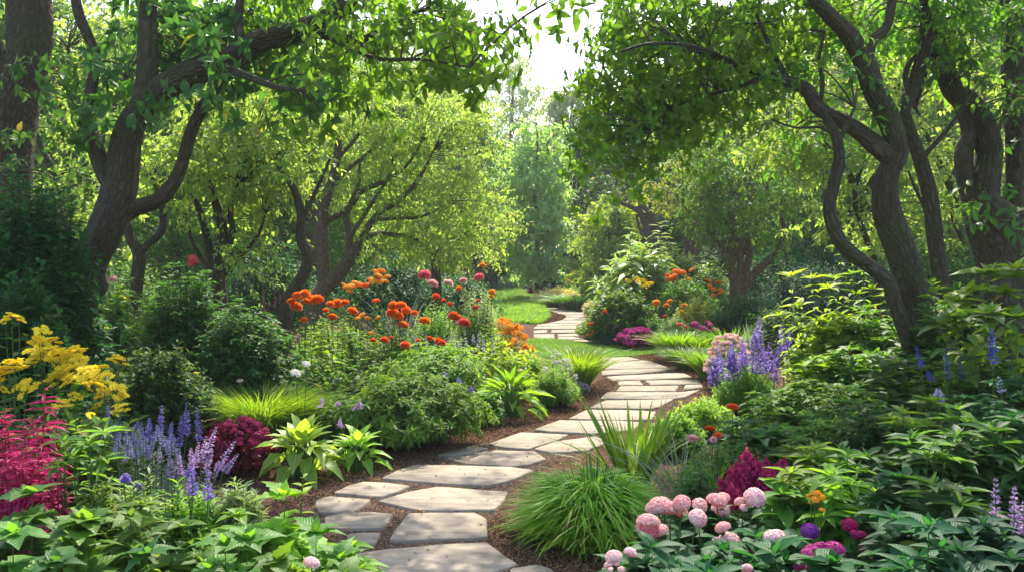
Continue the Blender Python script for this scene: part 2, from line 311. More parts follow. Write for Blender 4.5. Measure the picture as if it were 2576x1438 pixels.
def tube(g, pts, rad, sides=12, step=.12, rough=.08, knots=0, flare=0):
    """tapering limb through pts (Catmull-Rom) with an uneven, knotted skin"""
    pts = np.array(pts, float); rad = np.interp(np.linspace(0, 1, len(pts)), np.linspace(0, 1, len(rad)), rad)
    Pp = np.vstack([2 * pts[0] - pts[1], pts, 2 * pts[-1] - pts[-2]]); C = []; Rr = []
    for i in range(len(pts) - 1):
        p0, p1, p2, p3 = Pp[i:i + 4]; m = max(2, int(np.linalg.norm(p2 - p1) / step))
        for j in range(m):
            t = j / m
            C.append(.5 * (2 * p1 + (p2 - p0) * t + (2 * p0 - 5 * p1 + 4 * p2 - p3) * t * t + (3 * p1 - p0 - 3 * p2 + p3) * t ** 3)); Rr.append(rad[i] + (rad[i + 1] - rad[i]) * t)
    C.append(pts[-1]); Rr.append(rad[-1]); C = np.array(C); Rr = np.array(Rr); n = len(C)
    D = nrm(np.gradient(C, axis=0)); X = np.cross(D[0], [0.3, 1, .1]); X /= np.linalg.norm(X)
    ph = rng.random(6) * 6.28; s = np.concatenate([[0], np.cumsum(np.linalg.norm(np.diff(C, axis=0), axis=1))])
    kn = [(rng.random() * s[-1], rng.random() * 6.28, .18 + .25 * rng.random()) for _ in range(knots)]
    V = []; UV = []; rn = rng.random((n, sides))
    for i in range(n):
        X = X - D[i] * X.dot(D[i]); X /= np.linalg.norm(X); Y = np.cross(D[i], X)
        for j in range(sides + 1):
            a = j / sides * 2 * math.pi
            f = 1 + rough * (math.sin(2 * a + ph[0] + s[i] * 1.3) + .7 * math.sin(3 * a + ph[1] - s[i] * 2.1) + .5 * math.sin(5 * a + ph[2] + s[i] * 3)) + rough * .7 * math.sin(s[i] * 4.2 + ph[3])
            if flare: f += flare * math.exp(-s[i] / (Rr[0] * 1.4)) * (1 + .35 * math.sin(5 * a + ph[4]))
            if sides > 12: f += .028 * math.sin(9 * a + 1.6 * math.sin(s[i] * 2.3 + ph[5])) + .02 * math.sin(15 * a + 2 * math.sin(s[i] * 4 + ph[1])) + (rn[i, j % sides] - .5) * .05
            for (ks, ka, kr) in kn:
                q = ((s[i] - ks) / (Rr[i] * .8)) ** 2 + (((a - ka + math.pi) % (2 * math.pi) - math.pi) / .6) ** 2
                f += kr * math.exp(-q)
            V.append(C[i] + (X * math.cos(a) + Y * math.sin(a)) * Rr[i] * f); UV.append((j / sides * max(.15, Rr[0] * 4), s[i]))
    V = np.array(V); V = V + rng.normal(size=V.shape) * 0
    F = []; k = sides + 1
    for i in range(n - 1):
        for j in range(sides): F.append((i * k + j, i * k + j + 1, (i + 1) * k + j + 1, (i + 1) * k + j))
    g.add(V, [np.array(F)], np.array(UV)); 
    e = len(V) - k; g.add(np.vstack([V[e:], C[-1:] + D[-1:] * Rr[-1]]), [np.array([(j, j + 1, k) for j in range(sides)])])
    return C
# ------------------------------------------------------------------ plant builders (all return Geo or objects, sizes in metres)
def dome(R, H, n, shell=.78, jit=.12, Ry=None, low=0.0):
    """tips spread over and inside an uneven dome"""
    Ry = Ry or R
    a = rng.random(n) * 6.283; q = np.sqrt(rng.random(n)) ; el = np.arccos(np.clip(q, 0, 1))
    r = shell + (1 - shell) * rng.random(n) ** .6
    lump = 1 + .10 * np.sin(3 * a + 1.3 + R * 9) + .07 * np.sin(5 * a + 4 * q + H * 7)
    z = np.sqrt(np.clip(1 - (q * .96) ** 2, 0, 1))
    z = low + (1 - low) * z
    P = np.stack([np.cos(a) * q * R * r * lump, np.sin(a) * q * Ry * r * lump, H * z * r * (1 + .08 * np.sin(4 * a + 6 * q))], 1)
    return P + rng.normal(size=P.shape) * np.array([R, R, H * .7]) * jit * .5
def bush_geo(R, H, L, W=None, n=None, nl=12, T=T_LEAF, g=None, gs=None, shell=.62, jit=.12, low=0, Ry=None, u0=.35, **kw):
    W = W or L * .5; g = g or Geo()
    if n is None: n = int(np.clip(5.5 * (R * R + R * H) / (L * L * 1.6) / nl * 3.2, 20, 1400))
    tip = dome(R, H, n, shell, jit, Ry, low); B = tip * np.array([.35, .35, .02]) + rng.normal(size=tip.shape) * np.array([.03, .03, 0])
    if H > .9: B = B + tip * np.array([.35, .35, .6]) * rng.random((len(tip), 1)) ** .7
    shoot_leaves(g, B, tip, nl, L, W, T, u0=u0, **kw)
    if gs is not None: q = slice(None, None, 3); sticks(gs, B[q], tip[q], .004 + .003 * H, .0015, .08)
    return g
def place(px, Y): return np.array([(px - 1288) / 2231 * Y, Y, 0.0])
def topz(py, Y): return max(.08, at(1288, py, Y)[2])

def bush(name, label, cat, px, Y, top, wpx, mat, L, W=None, group=None, stem='stem_dark', nl=12, T=T_LEAF, n=None, **kw):
    """a leafy shrub or perennial: stems + foliage"""
    R = wpx * Y / 2231 / 2; H = topz(top, Y)
    r = empty(name, place(px, Y), label, cat, group)
    g = Geo(); gs = Geo(); bush_geo(R * 1.13, H, L, W, n=n, nl=nl, T=T, g=g, gs=gs, **kw)
    part('stems', gs, M[stem], r); part('foliage', smooth(g.mesh('foliage')), M[mat], r)
    return r, R, H

def tall_shoots(name, label, cat, Y, shoots, mat, L, W, group=None, stem='stem_green', T=T_LEAF, nl=26, a0=85, a1=30, pairs=False, down=.15, under=None, u0=.12, vbias=.4, **kw):
    """upright leafy stems; shoots = [(px_base, px_top, py_top, dy)]"""
    cx = np.mean([s[0] for s in shoots]); o = place(cx, Y)
    r = empty(name, o, label, cat, group); g = Geo(); gs = Geo()
    B = np.array([place(s[0], Y) + np.array([0, (s[3] if len(s) > 3 else 0), 0]) for s in shoots]) - o
    Tt = np.array([at(s[1], s[2], Y + (s[3] if len(s) > 3 else 0)) for s in shoots]) - o
    shoot_leaves(g, B, Tt, nl, L, W, T, u0=u0, a0=a0, a1=a1, taper=.3, bow=0, jit=.14, pairs=pairs, down=down, vbias=vbias, **kw)
    sticks(gs, B, Tt, .009, .003, 0, 6)
    if under:
        bush_geo(under[0], under[1], under[2], g=g, gs=gs, nl=10)
    part('stems', gs, M[stem], r); part('foliage', smooth(g.mesh('foliage')), M[mat], r)
    return r

def grass_geo(R, H, n, W=.008, arch=(.5, 1.0), out=(.05, .35), g=None, seg=5):
    g = g or Geo()
    a = rng.random(n) * 6.283; q = rng.random(n) ** .6
    Pb = np.stack([np.cos(a) * q * R * .45, np.sin(a) * q * R * .45, np.zeros(n)], 1)
    Hd = np.stack([np.cos(a), np.sin(a), np.zeros(n)], 1) + rng.normal(size=(n, 3)) * np.array([.35, .35, 0]); Hd = nrm(Hd)
    ar = arch[0] + (arch[1] - arch[0]) * rng.random(n) * (.4 + .6 * q); L = H * (.62 + .45 * rng.random(n)) / (1 - .45 * ar); ou = (out[0] + (out[1] - out[0]) * q) * (.5 + rng.random(n))
    blades(g, Pb, Hd, L, W * (.6 + .8 * rng.random(n)), ar, ou * max(.6, R / H), seg)
    return g
def grass(name, label, cat, px, Y, top, wpx, mat='grass', n=900, W=.009, arch=(.5, 1), out=(.05, .4), group=None, seg=5):
    R = wpx * Y / 2231 / 2; H = topz(top, Y)
    r = empty(name, place(px, Y), label, cat, group)
    part('blades', grass_geo(R, H, n, W, arch, out, seg=seg), M[mat], r)
    return r

def hosta(name, label, px, Y, top, wpx, mat='leaf_hosta', n=42, wid=.46, group=None, cat='hosta', T=T_BIG, upright=.0):
    R = wpx * Y / 2231 / 2; H = topz(top, Y)
    r = empty(name, place(px, Y), label, cat, group); g = Geo(); gs = Geo()
    i = np.arange(n); a = i * 2.39996 + rng.random(n) * .4; q = (i / n)              # 0 = inner, upright leaves
    dirh = np.stack([np.cos(a), np.sin(a), 0 * a], 1)
    st = dirh * (R * (.10 + .52 * q))[:, None] * (.8 + .4 * rng.random(n))[:, None] + UP * (H * (.78 - .55 * q ** 1.3 + rng.normal(size=n) * .05))[:, None]
    Bs = dirh * (.03 + .05 * q)[:, None]
    el = (1.25 - 1.45 * q + upright) + rng.normal(size=n) * .12
    A = dirh * np.cos(el)[:, None] + UP * np.sin(el)[:, None]
    LL = (R * .62) * (.8 + .35 * rng.random(n)) * (.85 + .25 * q)
    leaves(g, T, st, A, UP + dirh * .5 * np.sin(np.clip(-el, -1, 1))[:, None] - dirh * np.sin(np.clip(el, 0, 1.2))[:, None] * .9 + rng.normal(size=A.shape) * .12, LL, LL * wid * 1.25, droop=1.0 + 1.1 * q)
    sticks(gs, Bs, st, .006, .004, .03)
    part('stems', gs, M['stem_green'], r); part('leaves', smooth(g.mesh('leaves')), M[mat], r)
    return r, R, H

# ---- flower heads: unit radius meshes shared by copies
def fib(n, lo=-1.0):
    i = np.arange(n) + .5; z = 1 - (1 - lo) * i / n; a = i * 2.39996; s = np.sqrt(1 - z * z)
    return np.stack([s * np.cos(a), s * np.sin(a), z], 1)
def core(g, c, r, sq=1.0, n=7):
    V = []; F = []
    for i in range(n):
        for j in range(8):
            th = math.pi * (i + .001) / (n - 1 + .002); a = j * math.pi / 4; V.append((math.sin(th) * math.cos(a) * r, math.sin(th) * math.sin(a) * r, math.cos(th) * r * sq))
    for i in range(n - 1):
        for j in range(8): F.append((i * 8 + j, i * 8 + (j + 1) % 8, (i + 1) * 8 + (j + 1) % 8, (i + 1) * 8 + j))
    g.add(np.array(V) + c, [np.array(F)], None, 0.0)
def head_pom(n=170, sq=.72):
    g = Geo(); D = fib(n, -.55); D = nrm(D + rng.normal(size=D.shape) * .07)
    P = D * np.array([1, 1, sq]) * (.45 + .1 * rng.random(n))[:, None]; A = D * np.array([1, 1, .8]) + UP * .12 + rng.normal(size=D.shape) * .12
    leaves(g, T_DIA, P, A, UP + D * .1 + rng.normal(size=D.shape) * .2, .42 + .18 * rng.random(n), .34, droop=.6)
    core(g, np.zeros(3), .5, sq); return g
def head_cluster(n=85, sq=.78, lo=-.35, fl=.17, pet=4):
    """dome of little florets (hydrangea, sedum)"""
    g = Geo(); D = fib(n, lo); D = nrm(D + rng.normal(size=D.shape) * .06); R = (.86 + .12 * rng.random(n))
    c = D * np.array([1, 1, sq]) * R[:, None]; X = nrm(np.cross(D, rv(n))); Y = np.cross(D, X); cv = rng.random(n)
    for k in range(pet):
        a = k * 2 * math.pi / pet
        A = X * math.cos(a) + Y * math.sin(a) + D * .45
        leaves(g, T_DIA, c, A, D + rng.normal(size=D.shape) * .1, fl * (.8 + .4 * rng.random(n)), fl * .95, np.clip(cv + rng.normal(size=n) * .15, 0, 1), droop=.8)
    core(g, np.zeros(3), .78, sq); return g
def head_corymb(n=46, flat=.36):
    """flat topped, branched yellow cluster of small starry flowers"""
    g = Geo(); i = np.arange(n) + .5; r = np.sqrt(i / n); a = i * 2.39996
    k = 9; rs = np.sqrt((np.arange(k) + .5) / k); as_ = np.arange(k) * 2.39996; sc_ = np.stack([rs * np.cos(as_), rs * np.sin(as_), flat * (1 - rs * rs) + rng.normal(size=k) * .10], 1)
    q = np.arange(n) % k; c = sc_[q] + rng.normal(size=(n, 3)) * np.array([.12, .12, .05])
    for k in range(6):
        b = k * 1.047 + rng.random(n); A = np.stack([np.cos(b), np.sin(b), .15 + .5 * rng.random(n)], 1) + c * np.array([.35, .35, 0])
        leaves(g, T_DIA, c, A, UP + rng.normal(size=c.shape) * .3, .30 + .14 * rng.random(n), .17)
    b = rng.random(n) * 6.28
    leaves(g, T_DIA, c - UP * .03, UP + rng.normal(size=c.shape) * .4, rv(n), .2, .12)
    return g
def spike_geo(g, B, Tp, r0, n=110, lean=.6, pl=1.0, pw=.55, gap=0):
    """flower spike from B to Tp; r0 radius"""
    D = Tp - B; Dn = D / np.linalg.norm(D); H = nrm(np.cross(Dn, rv(1)[0])[None])[0]; H2 = np.cross(Dn, H)
    u = np.sort(rng.random(n)) ** .9
    if gap: u = (np.floor(u * gap) + .5 + rng.normal(size=n) * .16) / gap; u = np.clip(u, 0, 1)
    a = rng.random(n) * 6.283; rad = H[None] * np.cos(a)[:, None] + H2[None] * np.sin(a)[:, None]
    rr = r0 * (1 - .75 * u ** 1.6)
    P = B + D * u[:, None] + rad * (rr * .25)[:, None]
    leaves(g, T_DIA, P, rad + Dn * lean + rng.normal(size=P.shape) * .25, Dn[None] + rng.normal(size=P.shape) * .3, rr * pl * (.7 + .6 * rng.random(n)), rr * pw * pl)
def head_plume(n=420):
    """astilbe-like plume, unit height 1.6, radius .6"""
    g = Geo()
    for k in range(26):
        u = k / 26; a = k * 2.4; B = np.array([0, 0, u * 1.35]); ln = .62 * (1 - u) ** .8 + .12
        T_ = B + np.array([math.cos(a) * ln, math.sin(a) * ln, ln * .75]); spike_geo(g, B, T_, .13, 46, .5, 1.0, .9)
    spike_geo(g, np.array([0, 0, 1.0]), np.array([0, 0, 1.75]), .13, 90, .5, 1, .9); return g
seed(11)
HEADS = {}
for i in range(3):
    HEADS[('pom', i)] = smooth(head_pom(260 + 10 * i, .66 + .06 * i).mesh('pom_head'))
    HEADS[('hyd', i)] = head_cluster(210 + 8 * i, .74 + .05 * i).mesh('cluster_head')
    HEADS[('cor', i)] = head_corymb(54 + 6 * i, .45 + .10 * i).mesh('flat_head')
    HEADS[('bit', i)] = head_cluster(26, .5, .0, .42, 5).mesh('small_head')
    HEADS[('plume', i)] = head_plume().mesh('plume_head')
_hm = {}
def headmesh(kind, mat):
    i = int(rng.integers(3)); k = (kind, mat, i)
    if k not in _hm:
        me = HEADS[(kind, i)].copy(); me.materials.clear(); me.materials.append(M[mat]); _hm[k] = me
    return _hm[k]
def flowers(name, label, cat, Y, heads, kind, mat, leaf='leaf_mid', L=.07, W=None, base=None, group=None, leafH=.8, spread=1.25, stem='stem_green', Tl=T_LEAF, dy=.35, nsh=None, sq=1, hname='flower_head', nl=10, foliage=True, lean=.35):
    """one plant: stems + foliage + each flower head a part. heads = [(px, py, radius_px)(, mat)]"""
    Hs = []
    for h in heads: Hs.append(at(h[0], h[1], Y + (rng.random() - .5) * dy))
    Hs = np.array(Hs); base = base if base is not None else np.mean([h[0] for h in heads])
    o = place(base, Y); r = empty(name, o, label, cat, group); gs = Geo(); Hl = Hs - o
    B = Hl * np.array([.25, .25, 0]); sticks(gs, B, Hl, .006, .003, 0, 5); part('stems', gs, M[stem], r)
    R = max(.16, (Hl[:, 0].max() - Hl[:, 0].min()) / 2 * spread, .0) ; H = Hl[:, 2].mean() * leafH
    if foliage:
        g = Geo(); bush_geo(R, H, L, W, n=nsh, nl=nl, T=Tl, g=g, Ry=max(.2, R * .7))
        shoot_leaves(g, B, Hl - UP * .04, 7, L, (W or L * .45), Tl, u0=.3, a0=80, a1=50, taper=.5, bow=0)
        part('foliage', smooth(g.mesh('foliage')), M[leaf], r)
    for h, p in zip(heads, Hl):
        s = h[2] * Y / 2231; me = headmesh(kind, h[3] if len(h) > 3 else mat)
        s *= (.86 if kind == 'cor' else 1) * rng.uniform(.86, 1.08)
        part(hname, me, None, r, p, (rng.normal() * .18 + lean, rng.normal() * .2, rng.random() * 6.28), (s, s * rng.uniform(.88, 1.05), s * sq * rng.uniform(.82, 1.05)))
    return r, R, H
def spikes(name, label, cat, Y, sp, mat, r0=.018, n=110, leaf='leaf_mid', L=.04, W=None, top_leaf=None, group=None, gap=0, base=None, foliage=True, R=None, stem='stem_green', lean=.6, frac=.35, dy=.4, H=None, nsh=None):
    """plant with upright flower spikes; sp = [(px, py_top, length_px, px_bottom)]"""
    base = base if base is not None else np.mean([s[0] for s in sp]); o = place(base, Y); r = empty(name, o, label, cat, group)
    gs = Geo(); tops = []; lows = []
    for s in sp:
        yy = Y + (rng.random() - .5) * dy
        t = at(s[0], s[1], yy) - o; l = at(s[3] if len(s) > 3 else s[0] + rng.normal() * 4, s[1] + s[2], yy) - o; tops.append(t); lows.append(l)
    tops = np.array(tops); lows = np.array(lows)
    D = tops - lows; foot = lows - D * (lows[:, 2:3] / np.maximum(D[:, 2:3], .02)) * .6; foot[:, 2] = 0
    foot[:, :2] = foot[:, :2] * .5
    sticks(gs, foot, lows, .005, .003, 0, 4); sticks(gs, lows, tops, .003, .0015, 0, 4); part('stems', gs, M[stem], r)
    Rr = R or max(.15, (tops[:, 0].max() - tops[:, 0].min()) / 2 * 1.15); HH = H or lows[:, 2].mean() * 1.0
    if foliage:
        g = Geo(); bush_geo(Rr, HH, L, W, g=g, n=nsh, Ry=max(.18, Rr * .8)); part('foliage', smooth(g.mesh('foliage')), M[leaf], r)
    for t, l in zip(tops, lows):
        g = Geo(); spike_geo(g, l * 0, t - l, r0, n, lean, gap=gap); part('flower_spike', g, M[mat], r, l)
    return r

# ---- trees
def limb(pts, Y):
    """pts: [(px,py[,dY])] -> 3-D points at distance Y+dY"""
    return np.array([at(p[0], p[1], Y + (p[2] if len(p) > 2 else 0)) for p in pts])
def crown_geo(g, gt, blobs, Y, clump, kper, L, W=None, nodes=None, nl=9, spread=.32, slen=.34, T=T_LEAF, down=.35, flat=.45, dens=1.0, tw=.004, edge=.55, a0=80, a1=45, dr=1.3, vb=.2, ros=0):
    """leafy clumps hung in blobs [(px,py,rx_px,ry_px,dY,depth_m)]; twigs run from the limbs"""
    W = W or L * .5; cen = []
    for b in blobs:
        c = at(b[0], b[1], Y + b[4]); rx = b[2] * Y / 2231; ry = b[3] * Y / 2231; rz = b[5]
        n = max(2, int(dens * 10 * (rx * ry + rx * rz + ry * rz) / 3 / clump ** 2))
        d = rv(n); r = (edge + (1 - edge) * rng.random(n)) ** .7
        cen.append(c + d * r[:, None] * np.array([rx, rz, ry]))
    C = np.concatenate(cen); m = len(C)
    K = np.repeat(C, kper, axis=0); n = len(K)
    a = rng.random(n) * 6.283; hd = np.stack([np.cos(a), np.sin(a), rng.normal(size=n) * .35 - .12], 1)
    s0 = K + hd * (spread * .25 * rng.random(n))[:, None] + UP * (rng.normal(size=n) * spread * flat)[:, None]
    s1 = s0 + nrm(hd) * (slen * (.6 + .7 * rng.random(n)))[:, None] - UP * (.12 * slen)
    shoot_leaves(g, s0, s1, nl, L, W, T, u0=.1, a0=a0, a1=a1, down=down, bow=.06, jit=.3, dr=dr, vbias=vb, ros=ros)
    sticks(gt, s0, s1, tw * .7, tw * .3, .06, 3)
    if nodes is not None:
        nodes = np.asarray(nodes); d = np.linalg.norm(C[:, None] - nodes[None], axis=2) + np.maximum(0, nodes[None, :, 2] - C[:, None, 2]) * .8
        j = d.argmin(1); sticks(gt, nodes[j], C, tw * 2.4, tw, .07, 6)
        h = rng.permutation(m)[: m // 2]   # a second order between clumps
    return C
def tree(name, label, Y, limbs, blobs, leaf, L, clump, kper, barkm='bark', group=None, cat='tree', tw=.005, sides=12, knots=0, extra=(), **kw):
    """limbs: [(pts, (r0..r1))] first = trunk. Parts: trunk, each big limb a branch, twigs, crown"""
    base = limb(limbs[0][0][:1], Y + limbs[0][2] if len(limbs[0]) > 2 else Y)[0]; o = np.array([base[0], base[1], 0])
    r = empty(name, o, label, cat, group); nodes = []
    for i, lb in enumerate(limbs):
        pts = limb(lb[0], Y + (lb[2] if len(lb) > 2 else 0)) - o; g = Geo()
        if i == 0 or (len(lb) > 3 and lb[3]):
            lo = pts[0].copy(); lo[2] = -.05
            if pts[0][2] > .1: pts = np.vstack([lo + (pts[0] - pts[1]) * np.array([.4, .4, 0]), pts])
        C = tube(g, pts, lb[1], (sides if max(lb[1]) > .03 else 8) if max(lb[1]) < .1 or sides < 16 else sides * 2, .045 if max(lb[1]) > .05 else .1, .09, knots if i == 0 else 0, .5 if i == 0 else 0)
        part('trunk' if i == 0 or (len(lb) > 3 and lb[3]) else 'branch', smooth(g.mesh('limb')), M[barkm], r)
        if i or len(limbs) == 1: nodes.append(C[len(C) // 4:])
        else: nodes.append(C[len(C) // 2:])
    nodes = np.concatenate(nodes)
    g = Geo(); gt = Geo()
    crown_geo(g, gt, blobs, Y, clump, kper, L, nodes=nodes + o, tw=tw, **kw)
    for gg in (g, gt): gg.v = [v - o for v in gg.v]
    part('twigs', gt, M[barkm], r); part('crown', smooth(g.mesh('crown')), M[leaf], r)
    for (eb, el, kw2) in extra:
        g = Geo(); gt = Geo(); k3 = dict(kw); k3.update(kw2); L2 = k3.pop('L', L); cl2 = k3.pop('clump', clump); kp2 = k3.pop('kper', kper)
        crown_geo(g, gt, eb, Y, cl2, kp2, L2, nodes=nodes + o, tw=tw, **k3)
        for gg in (g, gt): gg.v = [v - o for v in gg.v]
        part('twigs', gt, M[barkm], r); part('crown', smooth(g.mesh('crown')), M[el], r)
    return r
def far_tree(name, label, px, Y, top, wpx, leaf, L=.2, base=None, group=None, shape='round', clump=.7, kper=7, nl=8, barkm='bark_grey', low=.22, cat='tree', ls=1.0, dens=1.0):
    R = wpx * Y / 2231 / 2; H = topz(top, Y); o = place(px, Y); r = empty(name, o, label, cat, group)
    g = Geo(); tube(g, [[0, 0, -.05], [R * .08, 0, H * .3], [-R * .06, .05, H * .6], [0, 0, H * .88]], (max(.07, H * .022), .03), 8, .5, .08, 0, .4)
    part('trunk', smooth(g.mesh('trunk')), M[barkm], r)
    g = Geo(); gt = Geo(); n = int(dens * (16 + 12 * R * H / clump ** 2))
    u = rng.random(n); a = rng.random(n) * 6.283
    if shape == 'cone': w = (1 - u) ** .75 * (.75 + .25 * np.sin(u * 22) ** 2) + .08
    elif shape == 'column': w = np.sin(np.pi * np.clip(u * .80 + .19, 0, 1)) ** .7 * (.80 + .20 * np.sin(u * 19 + px + 1.5 * np.sin(a)) + .14 * np.sin(3 * a + u * 31)) * (1.1 - .35 * u)
    else: w = np.sin(np.pi * np.clip(u * .9 + .08, 0, 1)) ** .55 * (1 + .14 * np.sin(u * 11 + a * 3 + px))
    q = rng.random(n) ** .45
    C = np.stack([np.cos(a) * w * R * q, np.sin(a) * w * R * q, H * (low + (1 - low) * u)], 1) + rng.normal(size=(n, 3)) * clump * .15
    K = np.repeat(C, kper, 0); m = len(K); b = rng.random(m) * 6.283
    hd = np.stack([np.cos(b), np.sin(b), rng.normal(size=m) * .3], 1) + nrm(K * np.array([1, 1, 0]) + 1e-4) * .5
    s0 = K + rng.normal(size=K.shape) * clump * .18; s1 = s0 + nrm(hd) * clump * (.4 + .5 * rng.random(m))[:, None] - UP * clump * .1
    shoot_leaves(g, s0, s1, nl, L, L * .5 * ls, T_DIA, u0=.1, down=.25, jit=.4)
    sticks(gt, np.stack([np.zeros(n), np.zeros(n), C[:, 2] * .8], 1), C, .02, .006, .05, 3)
    part('branches', gt, M[barkm], r); part('crown', g, M[leaf], r)
    return r
# ------------------------------------------------------------------ ground, lawns, path
def mulch_mat():
    m = bpy.data.materials.new('mulch'); m.use_nodes = True; t = m.node_tree; N = t.nodes; L = t.links; p = N['Principled BSDF']
    tc = N.new('ShaderNodeTexCoord'); v = N.new('ShaderNodeTexVoronoi'); v.inputs['Scale'].default_value = 75; L.new(tc.outputs['Object'], v.inputs[0])
    n = N.new('ShaderNodeTexNoise'); n.inputs['Scale'].default_value = 3; n.inputs['Detail'].default_value = 8; L.new(tc.outputs['Object'], n.inputs[0])
    r = N.new('ShaderNodeValToRGB'); e = r.color_ramp.elements; e[0].color = (.03, .014, .009, 1); e[1].color = (.22, .12, .075, 1); x = e.new(.5); x.color = (.085, .042, .027, 1)
    sp = N.new('ShaderNodeSeparateColor'); L.new(v.outputs['Color'], sp.inputs[0])
    mm = N.new('ShaderNodeMix'); mm.inputs[0].default_value = .35; L.new(sp.outputs[0], mm.inputs[2]); L.new(n.outputs[0], mm.inputs[3]); L.new(mm.outputs[0], r.inputs[0])
    L.new(r.outputs[0], p.inputs['Base Color']); p.inputs['Roughness'].default_value = .95; p.inputs['Specular IOR Level'].default_value = .1
    b = N.new('ShaderNodeBump'); b.inputs['Strength'].default_value = 1; b.inputs['Distance'].default_value = .012; L.new(v.outputs['Distance'], b.inputs['Height']); L.new(b.outputs[0], p.inputs['Normal'])
    return m
M['mulch'] = mulch_mat()
def sheet(name, pts, z, mat, kind='structure', label=None, cat=None):
    g = Geo(); V = np.array([[p[0], p[1], z] for p in pts]); g.add(V, [np.arange(len(V))[None, :]])
    o = part(name, g, M[mat]); tag(o, label, cat, None, kind); return o
M['groundcover'] = plain('groundcover', (.03, .06, .02))
sheet('ground', [(-220, -20), (220, -20), (220, 300), (-220, 300)], 0, 'groundcover', label='dark green ground beyond the garden beds', cat='ground')
sheet('soil', [(-9, -2), (9, -2), (11, 34), (-11, 34)], .002, 'mulch', label='dark brown bark mulch covering the garden beds', cat='ground')

